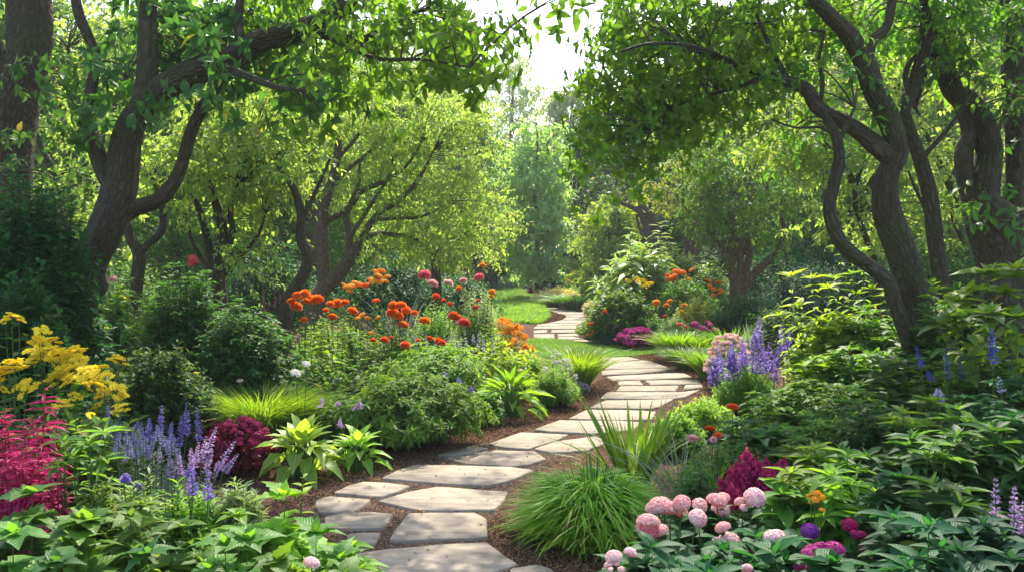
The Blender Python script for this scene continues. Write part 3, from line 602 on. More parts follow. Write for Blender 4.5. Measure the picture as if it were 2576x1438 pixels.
def chip_mat():
    m = leafmat('chip', (.07, .032, .02), (.36, .20, .125), tf=.02, rough=.9, spec=.1, rib=0); return m
M['chip'] = chip_mat()
M['grit'] = leafmat('grit', (.16, .10, .07), (.46, .34, .25), tf=.02, rough=.9, spec=.1, rib=0)
def z1(x, y): return ((800 + x / 3.22) * .93605, (1136 + y / 3.22) * .93605)
def z2(x, y): return ((1400 + x / 4.2933) * .93605, (936 + y / 4.2933) * .93605)
def z3(x, y): return ((1300 + x / 5.152) * .93605, (736 + y / 5.152) * .93605)
STONES = [
 (z1, [(500,1160),(760,1122),(1200,1080),(1640,1062),(1910,1250),(1700,1320),(1250,1450),(800,1470),(600,1330)], 'large pale slab lying nearest the camera at the bottom edge'),
 (z1, [(1830,1292),(2070,1252),(2200,1290),(2320,1400),(1900,1440)], 'corner of a grey slab cut by the bottom edge below the grass clump'),
 (z1, [(790,1040),(830,960),(960,805),(1250,800),(1540,802),(1635,850),(1645,1012),(1500,1022),(820,1050)], 'grey four sided slab second from the bottom on the right'),
 (z1, [(690,700),(950,620),(1210,572),(1300,578),(1820,620),(1775,700),(1700,778),(1250,780),(1020,775),(850,735)], 'widest sunlit cream slab beside the big grass clump'),
 (z1, [(150,700),(190,675),(280,657),(640,685),(560,745),(470,795),(330,802),(180,800)], 'sunlit slab on the left touching the broad green leaves'),
 (z1, [(230,840),(400,797),(650,796),(830,812),(740,932),(470,940),(240,935)], 'left slab half covered by lime green leaves'),
 (z1, [(430,985),(560,976),(722,976),(665,1080),(540,1080),(420,1095)], 'small left slab nearly hidden by the foreground leaves'),
 (z1, [(305,628),(430,565),(560,530),(760,538),(975,565),(850,620),(720,660),(650,658)], 'narrow sunlit slab at the left edge, above the gravel wedge'),
 (z1, [(720,500),(860,430),(1000,382),(1500,390),(1850,402),(2050,430),(1830,520),(1640,562),(1300,545),(900,515)], 'long grey slab with dappled light behind the widest cream slab'),
 (z1, [(1270,325),(1480,285),(1700,255),(2060,265),(2150,330),(2000,380),(1840,395),(1450,370)], 'grey slab running behind the tips of the big grass clump'),
 (z1, [(1212,296),(1350,250),(1535,212),(1648,238),(1500,275),(1330,300)], 'thin wedge shaped stone by the left mulch edge'),
 (z1, [(1650,200),(1790,148),(1930,98),(2345,118),(2230,172),(1990,245),(1780,228)], 'slanting grey slab left of the iris leaves'),
 (z1, [(2045,243),(2225,178),(2560,135),(2700,180),(2500,255),(2200,275)], 'slab fragment between the iris and the big grass clump'),
 (z2, [(150,958),(290,900),(440,848),(1150,857),(1400,872),(1300,960),(830,1003),(350,980)], 'broad slab with soft shadows just left of the iris base'),
 (z2, [(545,828),(660,770),(760,725),(1250,730),(1560,748),(1500,838),(1080,850)], 'sunlit slab behind the left iris blades'),
 (z2, [(788,705),(870,660),(965,617),(1560,608),(1760,602),(1600,690),(1500,712)], 'bright slab behind the iris tips'),
 (z2, [(912,597),(950,552),(992,519),(1840,522),(2065,497),(1880,578),(1750,598)], 'white sunlit slab above the iris tips, reaching both path edges'),
 (z2, [(1098,510),(1118,480),(1142,451),(1822,445),(1785,508)], 'long white slab left of the right brown gap'),
 (z2, [(1875,493),(1892,437),(2090,432),(2097,462)], 'short slab right of the right brown gap'),
 (z2, [(1130,441),(1118,396),(1375,385),(1415,437)], 'short slab left of the left brown gap'),
 (z2, [(1498,435),(1430,384),(2040,374),(2080,424)], 'slab between the two brown gaps at the bend'),
 (z2, [(1062,385),(985,342),(1150,328),(1870,294),(1990,350),(1500,373)], 'tapering sunlit slab by the purple grey tuft'),
 (z2, [(940,324),(915,272),(1200,257),(1720,242),(1770,261),(1300,306)], 'pinkish slab narrowing to the right behind the grass tuft'),
 (z2, [(975,259),(930,192),(1390,147),(1500,158),(1700,233),(1200,253)], 'wide shaded slab in front of the green lawn strip'),
 (z2, [(965,183),(925,120),(1240,110),(1380,140),(1180,160)], 'shaded slab touching the green lawn strip'),
 (z3, [(1180,928),(1420,925),(1570,958),(1400,956)], 'sliver of slab behind the lawn strip beside the blue grey mound'),
 (z3, [(1015,915),(1030,883),(1330,874),(1415,915)], 'slab at the lawn strip, second row of the far bend'),
 (z3, [(1022,876),(1025,842),(1290,835),(1320,866)], 'slab right of the lower brown gap of the far bend'),
 (z3, [(690,895),(690,842),(975,840),(980,905)], 'slab left of the lower brown gap of the far bend'),
 (z3, [(930,824),(940,784),(1270,780),(1260,820)], 'slab right of the upper brown gap of the far bend'),
 (z3, [(690,830),(690,792),(880,784),(870,822)], 'slab left of the upper brown gap of the far bend'),
 (z3, [(680,770),(705,742),(1290,722),(1278,768)], 'full width slab above the gaps of the far bend'),
 (z3, [(725,735),(742,710),(880,692),(1320,702),(1290,716)], 'bright slab by the front of the lime green lawn'),
 (z3, [(885,688),(1080,648),(1400,648),(1330,694)], 'bright slab where the far path swings right'),
 (z3, [(1088,640),(1130,607),(1450,602),(1410,640)], 'far slab beside the small brown mulch bay'),
 (z3, [(1130,600),(1120,577),(1440,572),(1450,596)], 'far slab by the tip of the small mulch bay'),
 (z3, [(1110,570),(965,537),(1350,532),(1440,564)], 'far slab above the small mulch bay'),
 (z3, [(950,530),(900,502),(1150,492),(1280,520)], 'far slab under the white edged sedge'),
 (z3, [(890,495),(810,467),(960,467),(1040,485)], 'last visible slab in front of the green sedge mound'),
 (z3, [(200,390),(215,372),(460,371),(470,388)], 'distant strip of paving left, beyond the lime green lawn'),
 (z3, [(480,388),(475,371),(700,366),(735,382)], 'distant strip of paving right, beyond the lime green lawn'),
]
def stone_mat():
    m = bpy.data.materials.new('sandstone'); m.use_nodes = True; t = m.node_tree; N = t.nodes; L = t.links; p = N['Principled BSDF']
    tc = N.new('ShaderNodeTexCoord'); oi = N.new('ShaderNodeObjectInfo')
    mp = N.new('ShaderNodeMapping'); mp.inputs[3].default_value = (1, 3.2, 1); L.new(tc.outputs['Object'], mp.inputs[0])
    n = N.new('ShaderNodeTexNoise'); n.inputs['Scale'].default_value = 3.5; n.inputs['Detail'].default_value = 9; n.inputs['Roughness'].default_value = .62; n.inputs['Distortion'].default_value = .5; L.new(mp.outputs[0], n.inputs[0])
    n2 = N.new('ShaderNodeTexNoise'); n2.inputs['Scale'].default_value = 120; n2.inputs['Detail'].default_value = 3; L.new(tc.outputs['Object'], n2.inputs[0])
    r = N.new('ShaderNodeValToRGB'); e = r.color_ramp.elements; e[0].position = .3; e[0].color = (.26, .205, .15, 1); e[1].position = .72; e[1].color = (.51, .42, .325, 1); L.new(n.outputs[0], r.inputs[0])
    hs = N.new('ShaderNodeHueSaturation'); mr = N.new('ShaderNodeMapRange'); mr.inputs[3].default_value = .85; mr.inputs[4].default_value = 1.12; L.new(oi.outputs['Random'], mr.inputs[0]); L.new(mr.outputs[0], hs.inputs['Value']); L.new(r.outputs[0], hs.inputs['Color'])
    m3 = N.new('ShaderNodeMix'); m3.data_type = 'RGBA'; m3.blend_type = 'MULTIPLY'; m3.inputs[0].default_value = .35; L.new(hs.outputs[0], m3.inputs[6]); L.new(n2.outputs[0], m3.inputs[7])
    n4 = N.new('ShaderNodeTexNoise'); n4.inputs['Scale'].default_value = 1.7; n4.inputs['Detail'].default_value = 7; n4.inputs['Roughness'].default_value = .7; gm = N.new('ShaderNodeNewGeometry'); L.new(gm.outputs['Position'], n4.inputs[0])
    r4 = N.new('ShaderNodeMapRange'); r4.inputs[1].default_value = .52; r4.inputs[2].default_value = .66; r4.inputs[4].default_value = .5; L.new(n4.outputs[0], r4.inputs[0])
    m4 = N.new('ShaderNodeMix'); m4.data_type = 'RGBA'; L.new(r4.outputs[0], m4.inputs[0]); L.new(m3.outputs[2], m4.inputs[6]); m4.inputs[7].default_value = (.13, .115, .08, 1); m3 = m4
    v5 = N.new('ShaderNodeTexVoronoi'); v5.inputs['Scale'].default_value = 9; L.new(gm.outputs['Position'], v5.inputs[0]); r5 = N.new('ShaderNodeMapRange'); r5.inputs[1].default_value = .10; r5.inputs[2].default_value = .07; r5.inputs[4].default_value = .6; L.new(v5.outputs['Distance'], r5.inputs[0])
    m5 = N.new('ShaderNodeMix'); m5.data_type = 'RGBA'; L.new(r5.outputs[0], m5.inputs[0]); L.new(m3.outputs[2], m5.inputs[6]); m5.inputs[7].default_value = (.10, .09, .07, 1); m3 = m5
    L.new(m3.outputs[2], p.inputs['Base Color']); p.inputs['Roughness'].default_value = .8; p.inputs['Specular IOR Level'].default_value = .25
    ad = N.new('ShaderNodeMath'); ad.operation = 'MULTIPLY_ADD'; ad.inputs[1].default_value = .12; L.new(n2.outputs[0], ad.inputs[0]); L.new(n.outputs[0], ad.inputs[2])
    b = N.new('ShaderNodeBump'); b.inputs['Strength'].default_value = .6; b.inputs['Distance'].default_value = .03; L.new(ad.outputs[0], b.inputs['Height']); L.new(b.outputs[0], p.inputs['Normal'])
    return m
M['sandstone'] = stone_mat()
STONE_XY = []
def slab(f, pts, label):
    P = np.array([gp(*f(x, y))[:2] for x, y in pts]); c = P.mean(0); P = P - c
    area = .5 * np.sum(P[:, 0] * np.roll(P[:, 1], -1) - P[:, 1] * np.roll(P[:, 0], -1))
    if area < 0: P = P[::-1]
    # round corners a little and roughen the edge
    Q = []; n = len(P)
    for i in range(n):
        a, b, d = P[i - 1], P[i], P[(i + 1) % n]
        la = np.linalg.norm(a - b); ld = np.linalg.norm(d - b); r = min(.018, la * .3, ld * .3)
        Q += [b + (a - b) / la * r, b * .7 + .15 * (b + (a - b) / la * r) + .15 * (b + (d - b) / ld * r), b + (d - b) / ld * r]
        m = int(ld / .12)
        for k in range(1, m):
            t = r / ld + (1 - 2 * r / ld) * k / m; Q.append(b + (d - b) * t + rng.normal(size=2) * .004)
    Q = np.array(Q); m = len(Q); STONE_XY.append(Q + c)
    T = .024; cc = Q.mean(0)
    ins = cc + (Q - cc) * (1 - .010 / np.maximum(.05, np.linalg.norm(Q - cc, axis=1)))[:, None]
    z3_ = lambda A, z: np.hstack([A, np.full((m, 1), z)])
    V = np.vstack([z3_(Q, -.03), z3_(Q, T - .008), z3_(ins, T)]); i = np.arange(m); j = (i + 1) % m
    g = Geo(); g.add(V, [np.stack([i, j, j + m, i + m], 1), np.stack([i + m, j + m, j + 2 * m, i + 2 * m], 1), (np.arange(m) + 2 * m)[None]])
    o = part('paving_slab', g, M['sandstone'], None, (c[0], c[1], 0)); tag(o, label, 'paving slab', 'flat stone slabs of the winding path')
seed(21)
for f, pts, lab in STONES: slab(f, pts, lab)

def inside(P, poly):
    x, y = P[:, 0], P[:, 1]; r = np.zeros(len(P), bool); n = len(poly)
    for i in range(n):
        x1, y1 = poly[i]; x2, y2 = poly[i - 1]
        c = ((y1 > y) != (y2 > y)) & (x < (x2 - x1) * (y - y1) / (y2 - y1 + 1e-12) + x1); r ^= c
    return r
LAWN1 = [z3(600,900), z3(800,905), z3(1200,935), z3(1600,962), z3(2200,1022), z3(2500,1040), z3(2560,1105), z3(2260,1122), z3(2050,1150), z3(1600,1162), z3(1300,1165), z3(900,1165), z3(600,1165)]
LAWN2 = [z3(60,392), z3(230,392), z3(740,386), z3(800,440), z3(880,520), z3(905,600), z3(860,665), z3(760,690), z3(400,690), z3(60,690)]
LAWN3 = [(1060,753), (1235,753), (1345,752), (1352,741), (1340,729), (1235,729), (1060,729)]
LAWN4 = [(1000,727), (1230,727), (1345,727), (1345,718), (1230,717.5), (1000,717.5)]
def lawn(poly, n, H, label, mat='lawn_blade', W=.006, bl=None):
    P = [gp(*p)[:2] for p in poly]
    sheet('lawn', P, .004, 'lawnbase', label=label, cat='lawn')
    A = np.array(P); lo, hi = A.min(0), A.max(0); Q = lo + (hi - lo) * rng.random((int(n * 1.8), 2)); Q = Q[inside(Q, P)][:n]; m = len(Q)
    a = rng.random(m) * 6.283; g = Geo()
    blades(g, np.hstack([Q, np.full((m, 1), .004)]), np.stack([np.cos(a), np.sin(a), 0 * a], 1), H * (.6 + .7 * rng.random(m)) * (1 + .25 * np.sin(Q[:, 0] * 3.1 + 2 * np.sin(Q[:, 1] * 2.3))), W, .3 + .5 * rng.random(m), .25, 3, np.clip(.45 + .22 * np.sin(Q[:, 0] * 2.1 + np.sin(Q[:, 1] * 3.7)) + .18 * np.sin(Q[:, 1] * 5.3 + Q[:, 0]) + (rng.random(m) - .5) * .7, 0, .95) + (rng.random(m) < .04) * .6)
    o = part('grass', g, M[mat]); tag(o, bl or 'grass blades of the lawn', 'grass', None, 'stuff')
M['lawnbase'] = plain('lawnbase', (.07, .13, .025))
lawn(LAWN1, 42000, .055, 'short green lawn strip crossing the garden in front of the far path bend', bl='short mown blades of the green lawn strip', W=.008)
lawn(LAWN2, 52000, .16, 'lime green sunlit lawn patch inside the far bend', 'grass_lime', .016, 'longer lime green blades of the sunlit lawn patch')
lawn(LAWN3, 30000, .16, 'green lawn band beyond the distant paving', 'lawn_blade', .02, 'blades of the distant lawn band')
lawn(LAWN4, 16000, .14, 'shaded lawn at the foot of the dark hedge', 'grass_deep', .02, 'blades of the shaded lawn by the hedge')  # shade at the hedge foot is put into the darker blade colour
# loose bark chips over the beds near the path, and paler grit in the joints
def chips(name, poly, n, size, mat, label, zt=.006):
    P = [gp(*p)[:2] for p in poly]; A = np.array(P); lo, hi = A.min(0), A.max(0); Q = lo + (hi - lo) * rng.random((n * 3, 2)); Q = Q[inside(Q, P)]
    keep = np.ones(len(Q), bool)
    for s in STONE_XY:
        if (s.max(0) > lo).all() and (s.min(0) < hi).all(): keep &= ~inside(Q, s)
    Q = Q[keep][:n]; m = len(Q); A = rv(m) * np.array([1, 1, .35])
    g = Geo(); leaves(g, T_DIA, np.hstack([Q, (zt * rng.random(m))[:, None]]) , A, UP + rng.normal(size=A.shape) * .6, size * (.5 + rng.random(m)), size * .6)
    tag(part(name, g, M[mat]), label, 'mulch', None, 'stuff')
chips('bark_chips', [z1(-200,560), z1(500,350), z1(1200,150), z1(1700,-150), z2(640,500), z2(1000,330), z2(1130,400), z2(1000,520), z2(700,780), z1(2000,60), z1(1100,330), z1(650,520), z1(200,680), z1(-200,800)], 60000, .016, 'chip', 'reddish brown bark chips along the left edge of the path', .02)
chips('bark_chips', [z1(1640,840), z1(2300,760), z1(2900,1000), z1(3000,1500), z1(1500,1500), z1(1900,1250), z1(1650,1060)], 22000, .018, 'chip', 'brown bark chips under the big grass clump', .02)
chips('bark_chips', [z2(1230,110), z2(1500,60), z2(2150,200), z2(2250,560), z2(2000,540), z2(2100,450), z2(1900,280), z2(1500,140)], 16000, .018, 'chip', 'dark bark chips along the right edge of the bend', .02)
chips('path_grit', [z1(150,560), z1(1000,340), z1(1300,200), z1(2300,60), z1(2300,300), z1(1900,560), z1(1650,900), z1(1700,1100), z1(1500,1500), z1(400,1500), z1(100,900)], 40000, .010, 'grit', 'tan grit filling the joints between the nearest slabs', .012)
chips('path_grit', [z2(100,960), z2(700,730), z2(1060,400), z2(900,120), z2(1400,100), z2(2120,440), z2(1700,720), z2(1400,1000)], 26000, .014, 'grit', 'tan grit filling the joints along the bend', .012)
chips('bark_chips', [z3(880,500), z3(1130,580), z3(1130,610), z3(880,690), z3(820,680)], 5000, .04, 'chip', 'brown bark chips of the small bay by the lime lawn', .03)

# fallen leaves and bits on slabs and mulch
P = [gp(*p)[:2] for p in [z1(-100,1500), z1(-100,400), z1(1300,0), z2(600,500), z2(1000,100), z2(2300,150), z2(2200,600), z1(2500,500), z1(2500,1500)]]; A = np.array(P); lo, hi = A.min(0), A.max(0)
Q = lo + (hi - lo) * rng.random((2600, 2)); Q = Q[inside(Q, P)]; on = np.zeros(len(Q), bool)
for s in STONE_XY: on |= inside(Q, s)
keep = ~on | (rng.random(len(Q)) < .4); Q = Q[keep]; on = on[keep]; m = len(Q)
M['litter'] = leafmat('litter', (.10, .055, .02), (.34, .24, .07), tf=.1, rough=.8, spec=.1, rib=0)
g = Geo(); leaves(g, T_DIA, np.hstack([Q, np.where(on, .028, .02)[:, None]]), rv(m) * np.array([1, 1, .12]), UP + rng.normal(size=(m, 3)) * .25, np.where(on, .022, .045) * (.4 + rng.random(m)), .02)
tag(part('leaf_litter', g, M['litter']), 'dry fallen leaves scattered over mulch and slabs', 'leaf litter', None, 'stuff')

Q = lo + (hi - lo) * rng.random((700, 2)); Q = Q[inside(Q, P)]; on = np.zeros(len(Q), bool)
for s in STONE_XY: on |= inside(Q, s)
Q = Q[~on | (rng.random(len(Q)) < .1)]; m = len(Q); g = Geo(); a = rng.random(m) * 6.283; A3 = np.hstack([Q, np.full((m, 1), .012)])
sticks(g, A3, A3 + np.stack([np.cos(a), np.sin(a), .12 * rng.random(m)], 1) * (.03 + .09 * rng.random(m))[:, None], .0025, .0012, .03)
tag(part('fallen_twigs', g, M['stem_brown']), 'thin dry twigs lying on the mulch beside the path', 'twigs', None, 'stuff')
# ------------------------------------------------------------------ trees
seed(31)
# left: leaning main tree (its limb arches over the garden)
tree('leaning_tree', 'dark leaning tree on the left whose limb arches towards the middle', 8.0,
 [([(60,1160),(110,980),(165,850),(205,690),(265,580),(300,480),(325,330),(385,245),(470,190),(565,160),(650,105),(740,80),(850,25),(930,-60)], (.26,.21,.175,.165,.16,.15,.14,.12,.11,.10,.10,.085,.07,.05)),
  ([(300,545),(340,522),(400,500),(440,455),(462,400),(480,335),(510,270),(545,220),(580,178)], (.085,.075,.065,.055,.05,.05,.05,.048,.05)),
  ([(295,480),(262,430),(240,370),(222,300),(232,210),(240,140),(200,40),(180,-60)], (.085,.07,.06,.055,.05,.045,.04)),
  ([(350,280),(370,200),(374,130),(372,40),(380,-80)], (.085,.085,.08,.075,.07)),
  ([(700,95),(760,84),(830,92),(905,102),(960,75),(1010,45),(1080,20,-.4)], (.05,.042,.036,.03,.025,.018,.01)),
  ([(830,92),(880,120,-.3),(960,150,-.5),(1060,150,-.7),(1180,170,-.8)], (.03,.022,.018,.014,.008)),
  ([(610,120),(600,60),(610,-40)], (.05,.045,.04)),
  ([(560,170),(620,190,-.6),(700,220,-1),(800,230,-1.2)], (.04,.03,.02,.01))],
 [(560,90,240,60,.6,.5), (290,180,150,50,.5,.5), (330,300,90,25,-.4,.3), (480,40,240,50,.6,.6), (800,215,80,35,-.6,.4), (690,170,130,30,.5,.5), (620,150,120,25,-.5,.3)],
 'leaf_deep', .145, .42, 6, knots=5, sides=16, nl=6, spread=.36, slen=.34, T=T_LEAF, down=.42, dens=.78, ros=5,
 extra=[([(1000,40,270,50,0,.7), (1150,140,90,35,-.6,.5), (880,150,120,35,.2,.5), (1030,140,150,40,-.3,.5), (760,20,200,50,.4,.6), (1300,-15,130,12,-.6,.3), (820,275,60,18,-.8,.3)], 'leaf_canopy', dict(dens=.8, L=.13)),
        ([(500,-300,520,110,.8,1.6), (1000,-170,300,60,0,.8)], 'leaf_canopy', dict(dens=.22, kper=6, clump=.5))])
seed(32)
tree('old_tree', 'thick dark trunk standing at the left edge of the frame', 9.5,
 [([(40,900),(42,600),(30,400),(45,250),(70,130),(75,0),(70,-160)], (.27,.22,.20,.20,.20,.19,.17)),
  ([(30,240),(8,160),(-15,110),(-60,50)], (.10,.10,.09,.08)),
  ([(70,-20),(180,-120),(300,-220)], (.12,.08,.05))],
 [(60,320,120,40,-.8,.4), (100,470,70,30,-.7,.3), (130,180,120,50,-.9,.5), (120,-260,420,120,0,1.5)],
 'leaf_deep', .11, .45, 7, knots=3, sides=16, dens=.5)
seed(33)
tree('slender_tree', 'slender crooked tree forking behind the leaning trunk', 11.5,
 [([(270,960),(300,850),(338,750),(345,700),(350,640),(330,600),(318,560),(290,500)], (.10,.09,.08,.08,.075,.065,.055,.04)),
  ([(348,640),(375,610),(400,590),(410,560),(405,500),(380,440)], (.055,.05,.048,.045,.035,.02)),
  ([(318,560),(260,500),(220,440),(215,400),(240,350)], (.045,.04,.035,.03,.02))],
 [(260,380,180,120,0,1.2), (420,440,100,80,.3,.8)], 'leaf_glow', .11, .5, 6, dens=.6)
seed(34)
# multi-stemmed glowing tree left of centre
tree('spreading_tree', 'many stemmed tree with bright backlit leaves, left of the crooked path tree', 12.5,
 [([(545,900),(548,760),(545,660),(560,600),(552,540),(530,480)], (.15,.14,.12,.09,.07,.05)),
  ([(530,680),(520,600),(505,540),(480,470)], (.07,.055,.045,.03)), ([(560,640),(585,590),(580,530),(600,460)], (.06,.05,.04,.03)),
  ([(560,690),(610,640),(650,590),(665,540)], (.04,.03,.025,.018)), ([(540,690),(500,640),(478,590),(468,550)], (.035,.028,.022,.015))],
 [(620,420,150,90,0,1.1), (500,400,110,110,.3,1), (700,330,110,70,-.2,.8), (640,270,170,80,0,1.0), (690,490,90,50,-.2,.6)], 'leaf_glow', .125, .45, 6, barkm='bark', dens=1.05, down=.4,
 extra=[([(640,640,70,50,-.3,.5),(570,560,90,30,.2,.6)], 'leaf_glow', dict(L=.09))])
seed(35)
tree('sinuous_tree', 'thin S-curved trunk left of the fan branched tree', 12.0,
 [([(690,960),(715,800),(728,745),(765,690),(776,640),(758,600),(757,540),(740,480),(700,420)], (.12,.11,.10,.085,.075,.07,.06,.05,.03)),
  ([(757,560),(800,470),(830,400)], (.035,.03,.02))],
 [(700,380,90,60,0,.7)], 'leaf_glow', .11, .42, 6, dens=.8, knots=3)
seed(36)
tree('fan_tree', 'broad fan branched tree with fine pale green leaves beside the orange flowers', 15.5,
 [([(770,980),(790,800),(808,735),(850,690),(880,650)], (.20,.17,.15,.14,.12)),
  ([(815,735),(812,650),(808,590),(815,520),(835,450),(850,380),(845,320)], (.11,.115,.11,.10,.085,.07,.05)),
  ([(812,590),(785,540),(790,470),(780,400),(800,330)], (.05,.045,.04,.03,.02)),
  ([(870,660),(880,600),(872,540),(900,470),(905,410)], (.06,.055,.05,.04,.025)),
  ([(875,650),(905,610),(940,590),(985,590),(1040,600),(1090,640)], (.085,.06,.05,.04,.03,.015)),
  ([(890,640),(920,580),(950,540),(1010,500),(1060,440),(1090,380)], (.07,.06,.05,.04,.03,.015)),
  ([(820,560),(880,520),(910,480),(960,460),(1020,420),(1060,360)], (.05,.05,.045,.035,.025,.015)),
  ([(905,610),(935,560),(990,550),(1060,545),(1130,510)], (.045,.04,.03,.025,.012)),
  ([(830,480),(870,430),(920,390),(960,340),(990,280)], (.05,.04,.03,.02,.012)),
  ([(880,600),(930,520),(980,440),(990,380)], (.04,.03,.02,.012)), ([(850,400),(900,340),(930,270)], (.04,.03,.015))],
 [(1020,290,240,90,0,1.3), (1130,400,130,120,.2,1.1), (1180,540,110,60,-.2,.8), (1120,620,130,45,-.1,.7), (900,340,120,100,.3,1), (960,470,150,100,.5,.9), (1010,600,110,50,.4,.7)],
 'leaf_glow', .095, .40, 8, barkm='bark_grey', nl=10, spread=.31, slen=.31, dens=.85, down=.25, tw=.004, T=T_LANCE)
seed(37)
tree('small_tree', 'small tree whose trunk shows behind the pink and coral flowers', 18,
 [([(1098,800),(1098,700),(1092,650),(1070,600),(1050,560)], (.12,.10,.09,.06,.03)), ([(1095,660),(1120,610),(1170,580)], (.05,.04,.02))],
 [(1230,600,80,45,0,.8), (1100,590,110,60,.2,.9), (1240,520,70,60,0,.7)], 'leaf_glow', .085, .38, 7, dens=.7, T=T_LANCE)
# right: main sinuous tree
seed(41)
tree('sinuous_main_tree', 'big S-curved dark trunk with a long limb reaching left over the garden', 7.6,
 [([(2420,1180),(2385,960),(2340,850),(2300,730),(2262,620),(2228,520),(2232,440),(2256,385),(2238,310),(2196,220),(2172,150),(2128,80),(2070,20),(2010,-60)], (.22,.165,.13,.115,.105,.10,.093,.096,.093,.09,.085,.078,.07,.06)),
  ([(2240,395),(2200,365),(2150,325),(2095,295),(2052,265),(2030,225),(1985,205),(1930,185),(1860,165),(1800,140),(1740,130,-.3)], (.09,.085,.07,.062,.058,.05,.042,.036,.03,.022,.012)),
  ([(2180,150),(2195,105),(2230,70),(2242,20),(2255,-60)], (.06,.045,.04,.035,.03)),
  ([(1985,205),(1955,150),(1925,90),(1900,30)], (.028,.022,.018,.012)),
  ([(1930,188),(1870,215),(1780,240),(1690,275),(1640,330,-.2)], (.022,.018,.014,.011,.006)),
  ([(2060,280),(2070,210),(2060,150),(2075,80)], (.022,.018,.014,.01)),
  ([(1860,165),(1760,120,-.5),(1640,110,-.9),(1560,130,-1.2)], (.02,.016,.012,.008))],
 [(1680,250,150,90,.4,.8), (1800,110,220,110,.6,.9), (1565,130,90,120,-.2,.7), (1525,330,45,70,-.2,.5), (1620,320,110,40,-.2,.5), (1565,395,60,30,-.3,.4), (1880,210,130,40,.6,.6), (1970,60,160,80,.9,.8), (1790,260,110,30,.4,.5), (1660,60,170,80,.4,.8)],
 'leaf_canopy', .095, .38, 8, knots=6, sides=16, nl=6, spread=.3, slen=.3, dens=.85, ros=5,
 extra=[([(1330,-280,360,70,3.6,1.8), (1700,-190,300,90,2,1.6)], 'leaf_canopy', dict(dens=.8, clump=.5)), ([(2200,-160,420,110,.2,1.6), (2350,-40,260,80,.8,1.0)], 'leaf_canopy', dict(dens=.35, clump=.5)),  # first group: unseen crown above the path, added to shade the near slabs
        ([(2150,30,120,60,.8,.6),(2420,60,120,80,1.2,.7)], 'leaf_mid', dict())])
seed(42)
tree('second_sinuous_tree', 'slimmer wavy trunk right behind the big S-curved trunk', 8.7,
 [([(2440,1100),(2400,860),(2365,700),(2350,600),(2338,490),(2315,400),(2290,330),(2275,275),(2300,215),(2325,120),(2330,20),(2325,-60)], (.11,.095,.075,.07,.065,.065,.062,.065,.065,.062,.058,.05)),
  ([(2300,250),(2280,215),(2278,180),(2295,150),(2320,130)], (.035,.03,.026,.022,.02)), ([(2335,540),(2300,470),(2285,430)], (.02,.015,.01)), ([(2315,400),(2380,330),(2430,260)], (.03,.02,.012))],
 [(2400,170,90,80,.3,.6), (2330,20,120,60,0,.8)], 'leaf_canopy', .10, .4, 6, knots=3, dens=.7)
seed(43)
tree('bent_sapling', 'thin elbow-bent bare trunk left of the big S-curved trunk', 7.3,
 [([(2330,1000),(2280,850),(2252,765),(2238,715),(2195,675),(2140,635),(2105,590),(2088,525),(2098,470),(2112,400),(2106,350),(2095,325),(2060,270)], (.08,.072,.065,.062,.06,.058,.055,.05,.046,.045,.042,.04,.02)),
  ([(2108,360),(2128,320),(2150,270)], (.025,.018,.01)), ([(2098,340),(2060,320),(2000,322),(1940,300)], (.018,.012,.01,.006))],
 [(2010,330,110,50,1.4,.5), (2080,200,100,60,.6,.5)], 'leaf_mid', .10, .4, 6, knots=5, dens=.6)
seed(44)
tree('gnarled_tree', 'massive gnarled trunk with burls near the right edge', 9.3,
 [([(2540,1000),(2525,800),(2520,690),(2510,610),(2485,540),(2470,500),(2480,440),(2490,380),(2475,320),(2440,260),(2395,225),(2368,150),(2350,80),(2318,0),(2290,-80)], (.30,.24,.21,.21,.225,.205,.175,.15,.13,.11,.10,.095,.085,.08,.07)),
  ([(2540,620),(2560,450),(2560,300),(2550,150),(2545,-50)], (.15,.14,.13,.12,.11)),
  ([(2455,520),(2430,450),(2425,390),(2440,330),(2420,270),(2400,240)], (.12,.10,.10,.08,.07,.06)),
  ([(2345,90),(2330,150),(2315,220),(2300,270)], (.05,.045,.04,.03))],
 [(2470,120,120,60,-.6,.4), (2560,250,60,90,-.8,.4), (2500,490,55,25,-.8,.25), (2540,20,120,60,-.5,.6), (2490,-220,300,110,0,1.6)],
 'leaf_deep', .12, .42, 6, knots=22, sides=20, dens=.5)
# mid right trees
seed(45)
tree('clustered_stem_tree', 'tree with a bundle of twisted stems behind the orange lantana', 18.0,
 [([(1850,860),(1850,720),(1835,660),(1840,620),(1848,580),(1835,520)], (.14,.12,.09,.08,.07,.05)),
  ([(1862,720),(1862,650),(1858,590),(1875,530)], (.075,.07,.06,.04), 0, True), ([(1875,700),(1885,640),(1880,590)], (.08,.07,.05), 0, True),
  ([(1880,720),(1905,680),(1950,640),(1972,590),(1965,540)], (.08,.075,.065,.055,.035)), ([(1838,650),(1800,600),(1770,570),(1720,520)], (.05,.045,.04,.02)),
  ([(1848,590),(1810,540),(1780,500)], (.04,.03,.02))],
 [(1880,480,150,90,0,1.6), (1800,540,80,60,-.4,1), (1960,540,80,80,0,1), (1840,390,120,60,.3,1.2), (1780,430,80,60,0,1)], 'leaf_mid', .11, .55, 8, barkm='bark_red', T=T_LANCE, spread=.4, slen=.4, dens=.9)
seed(46)
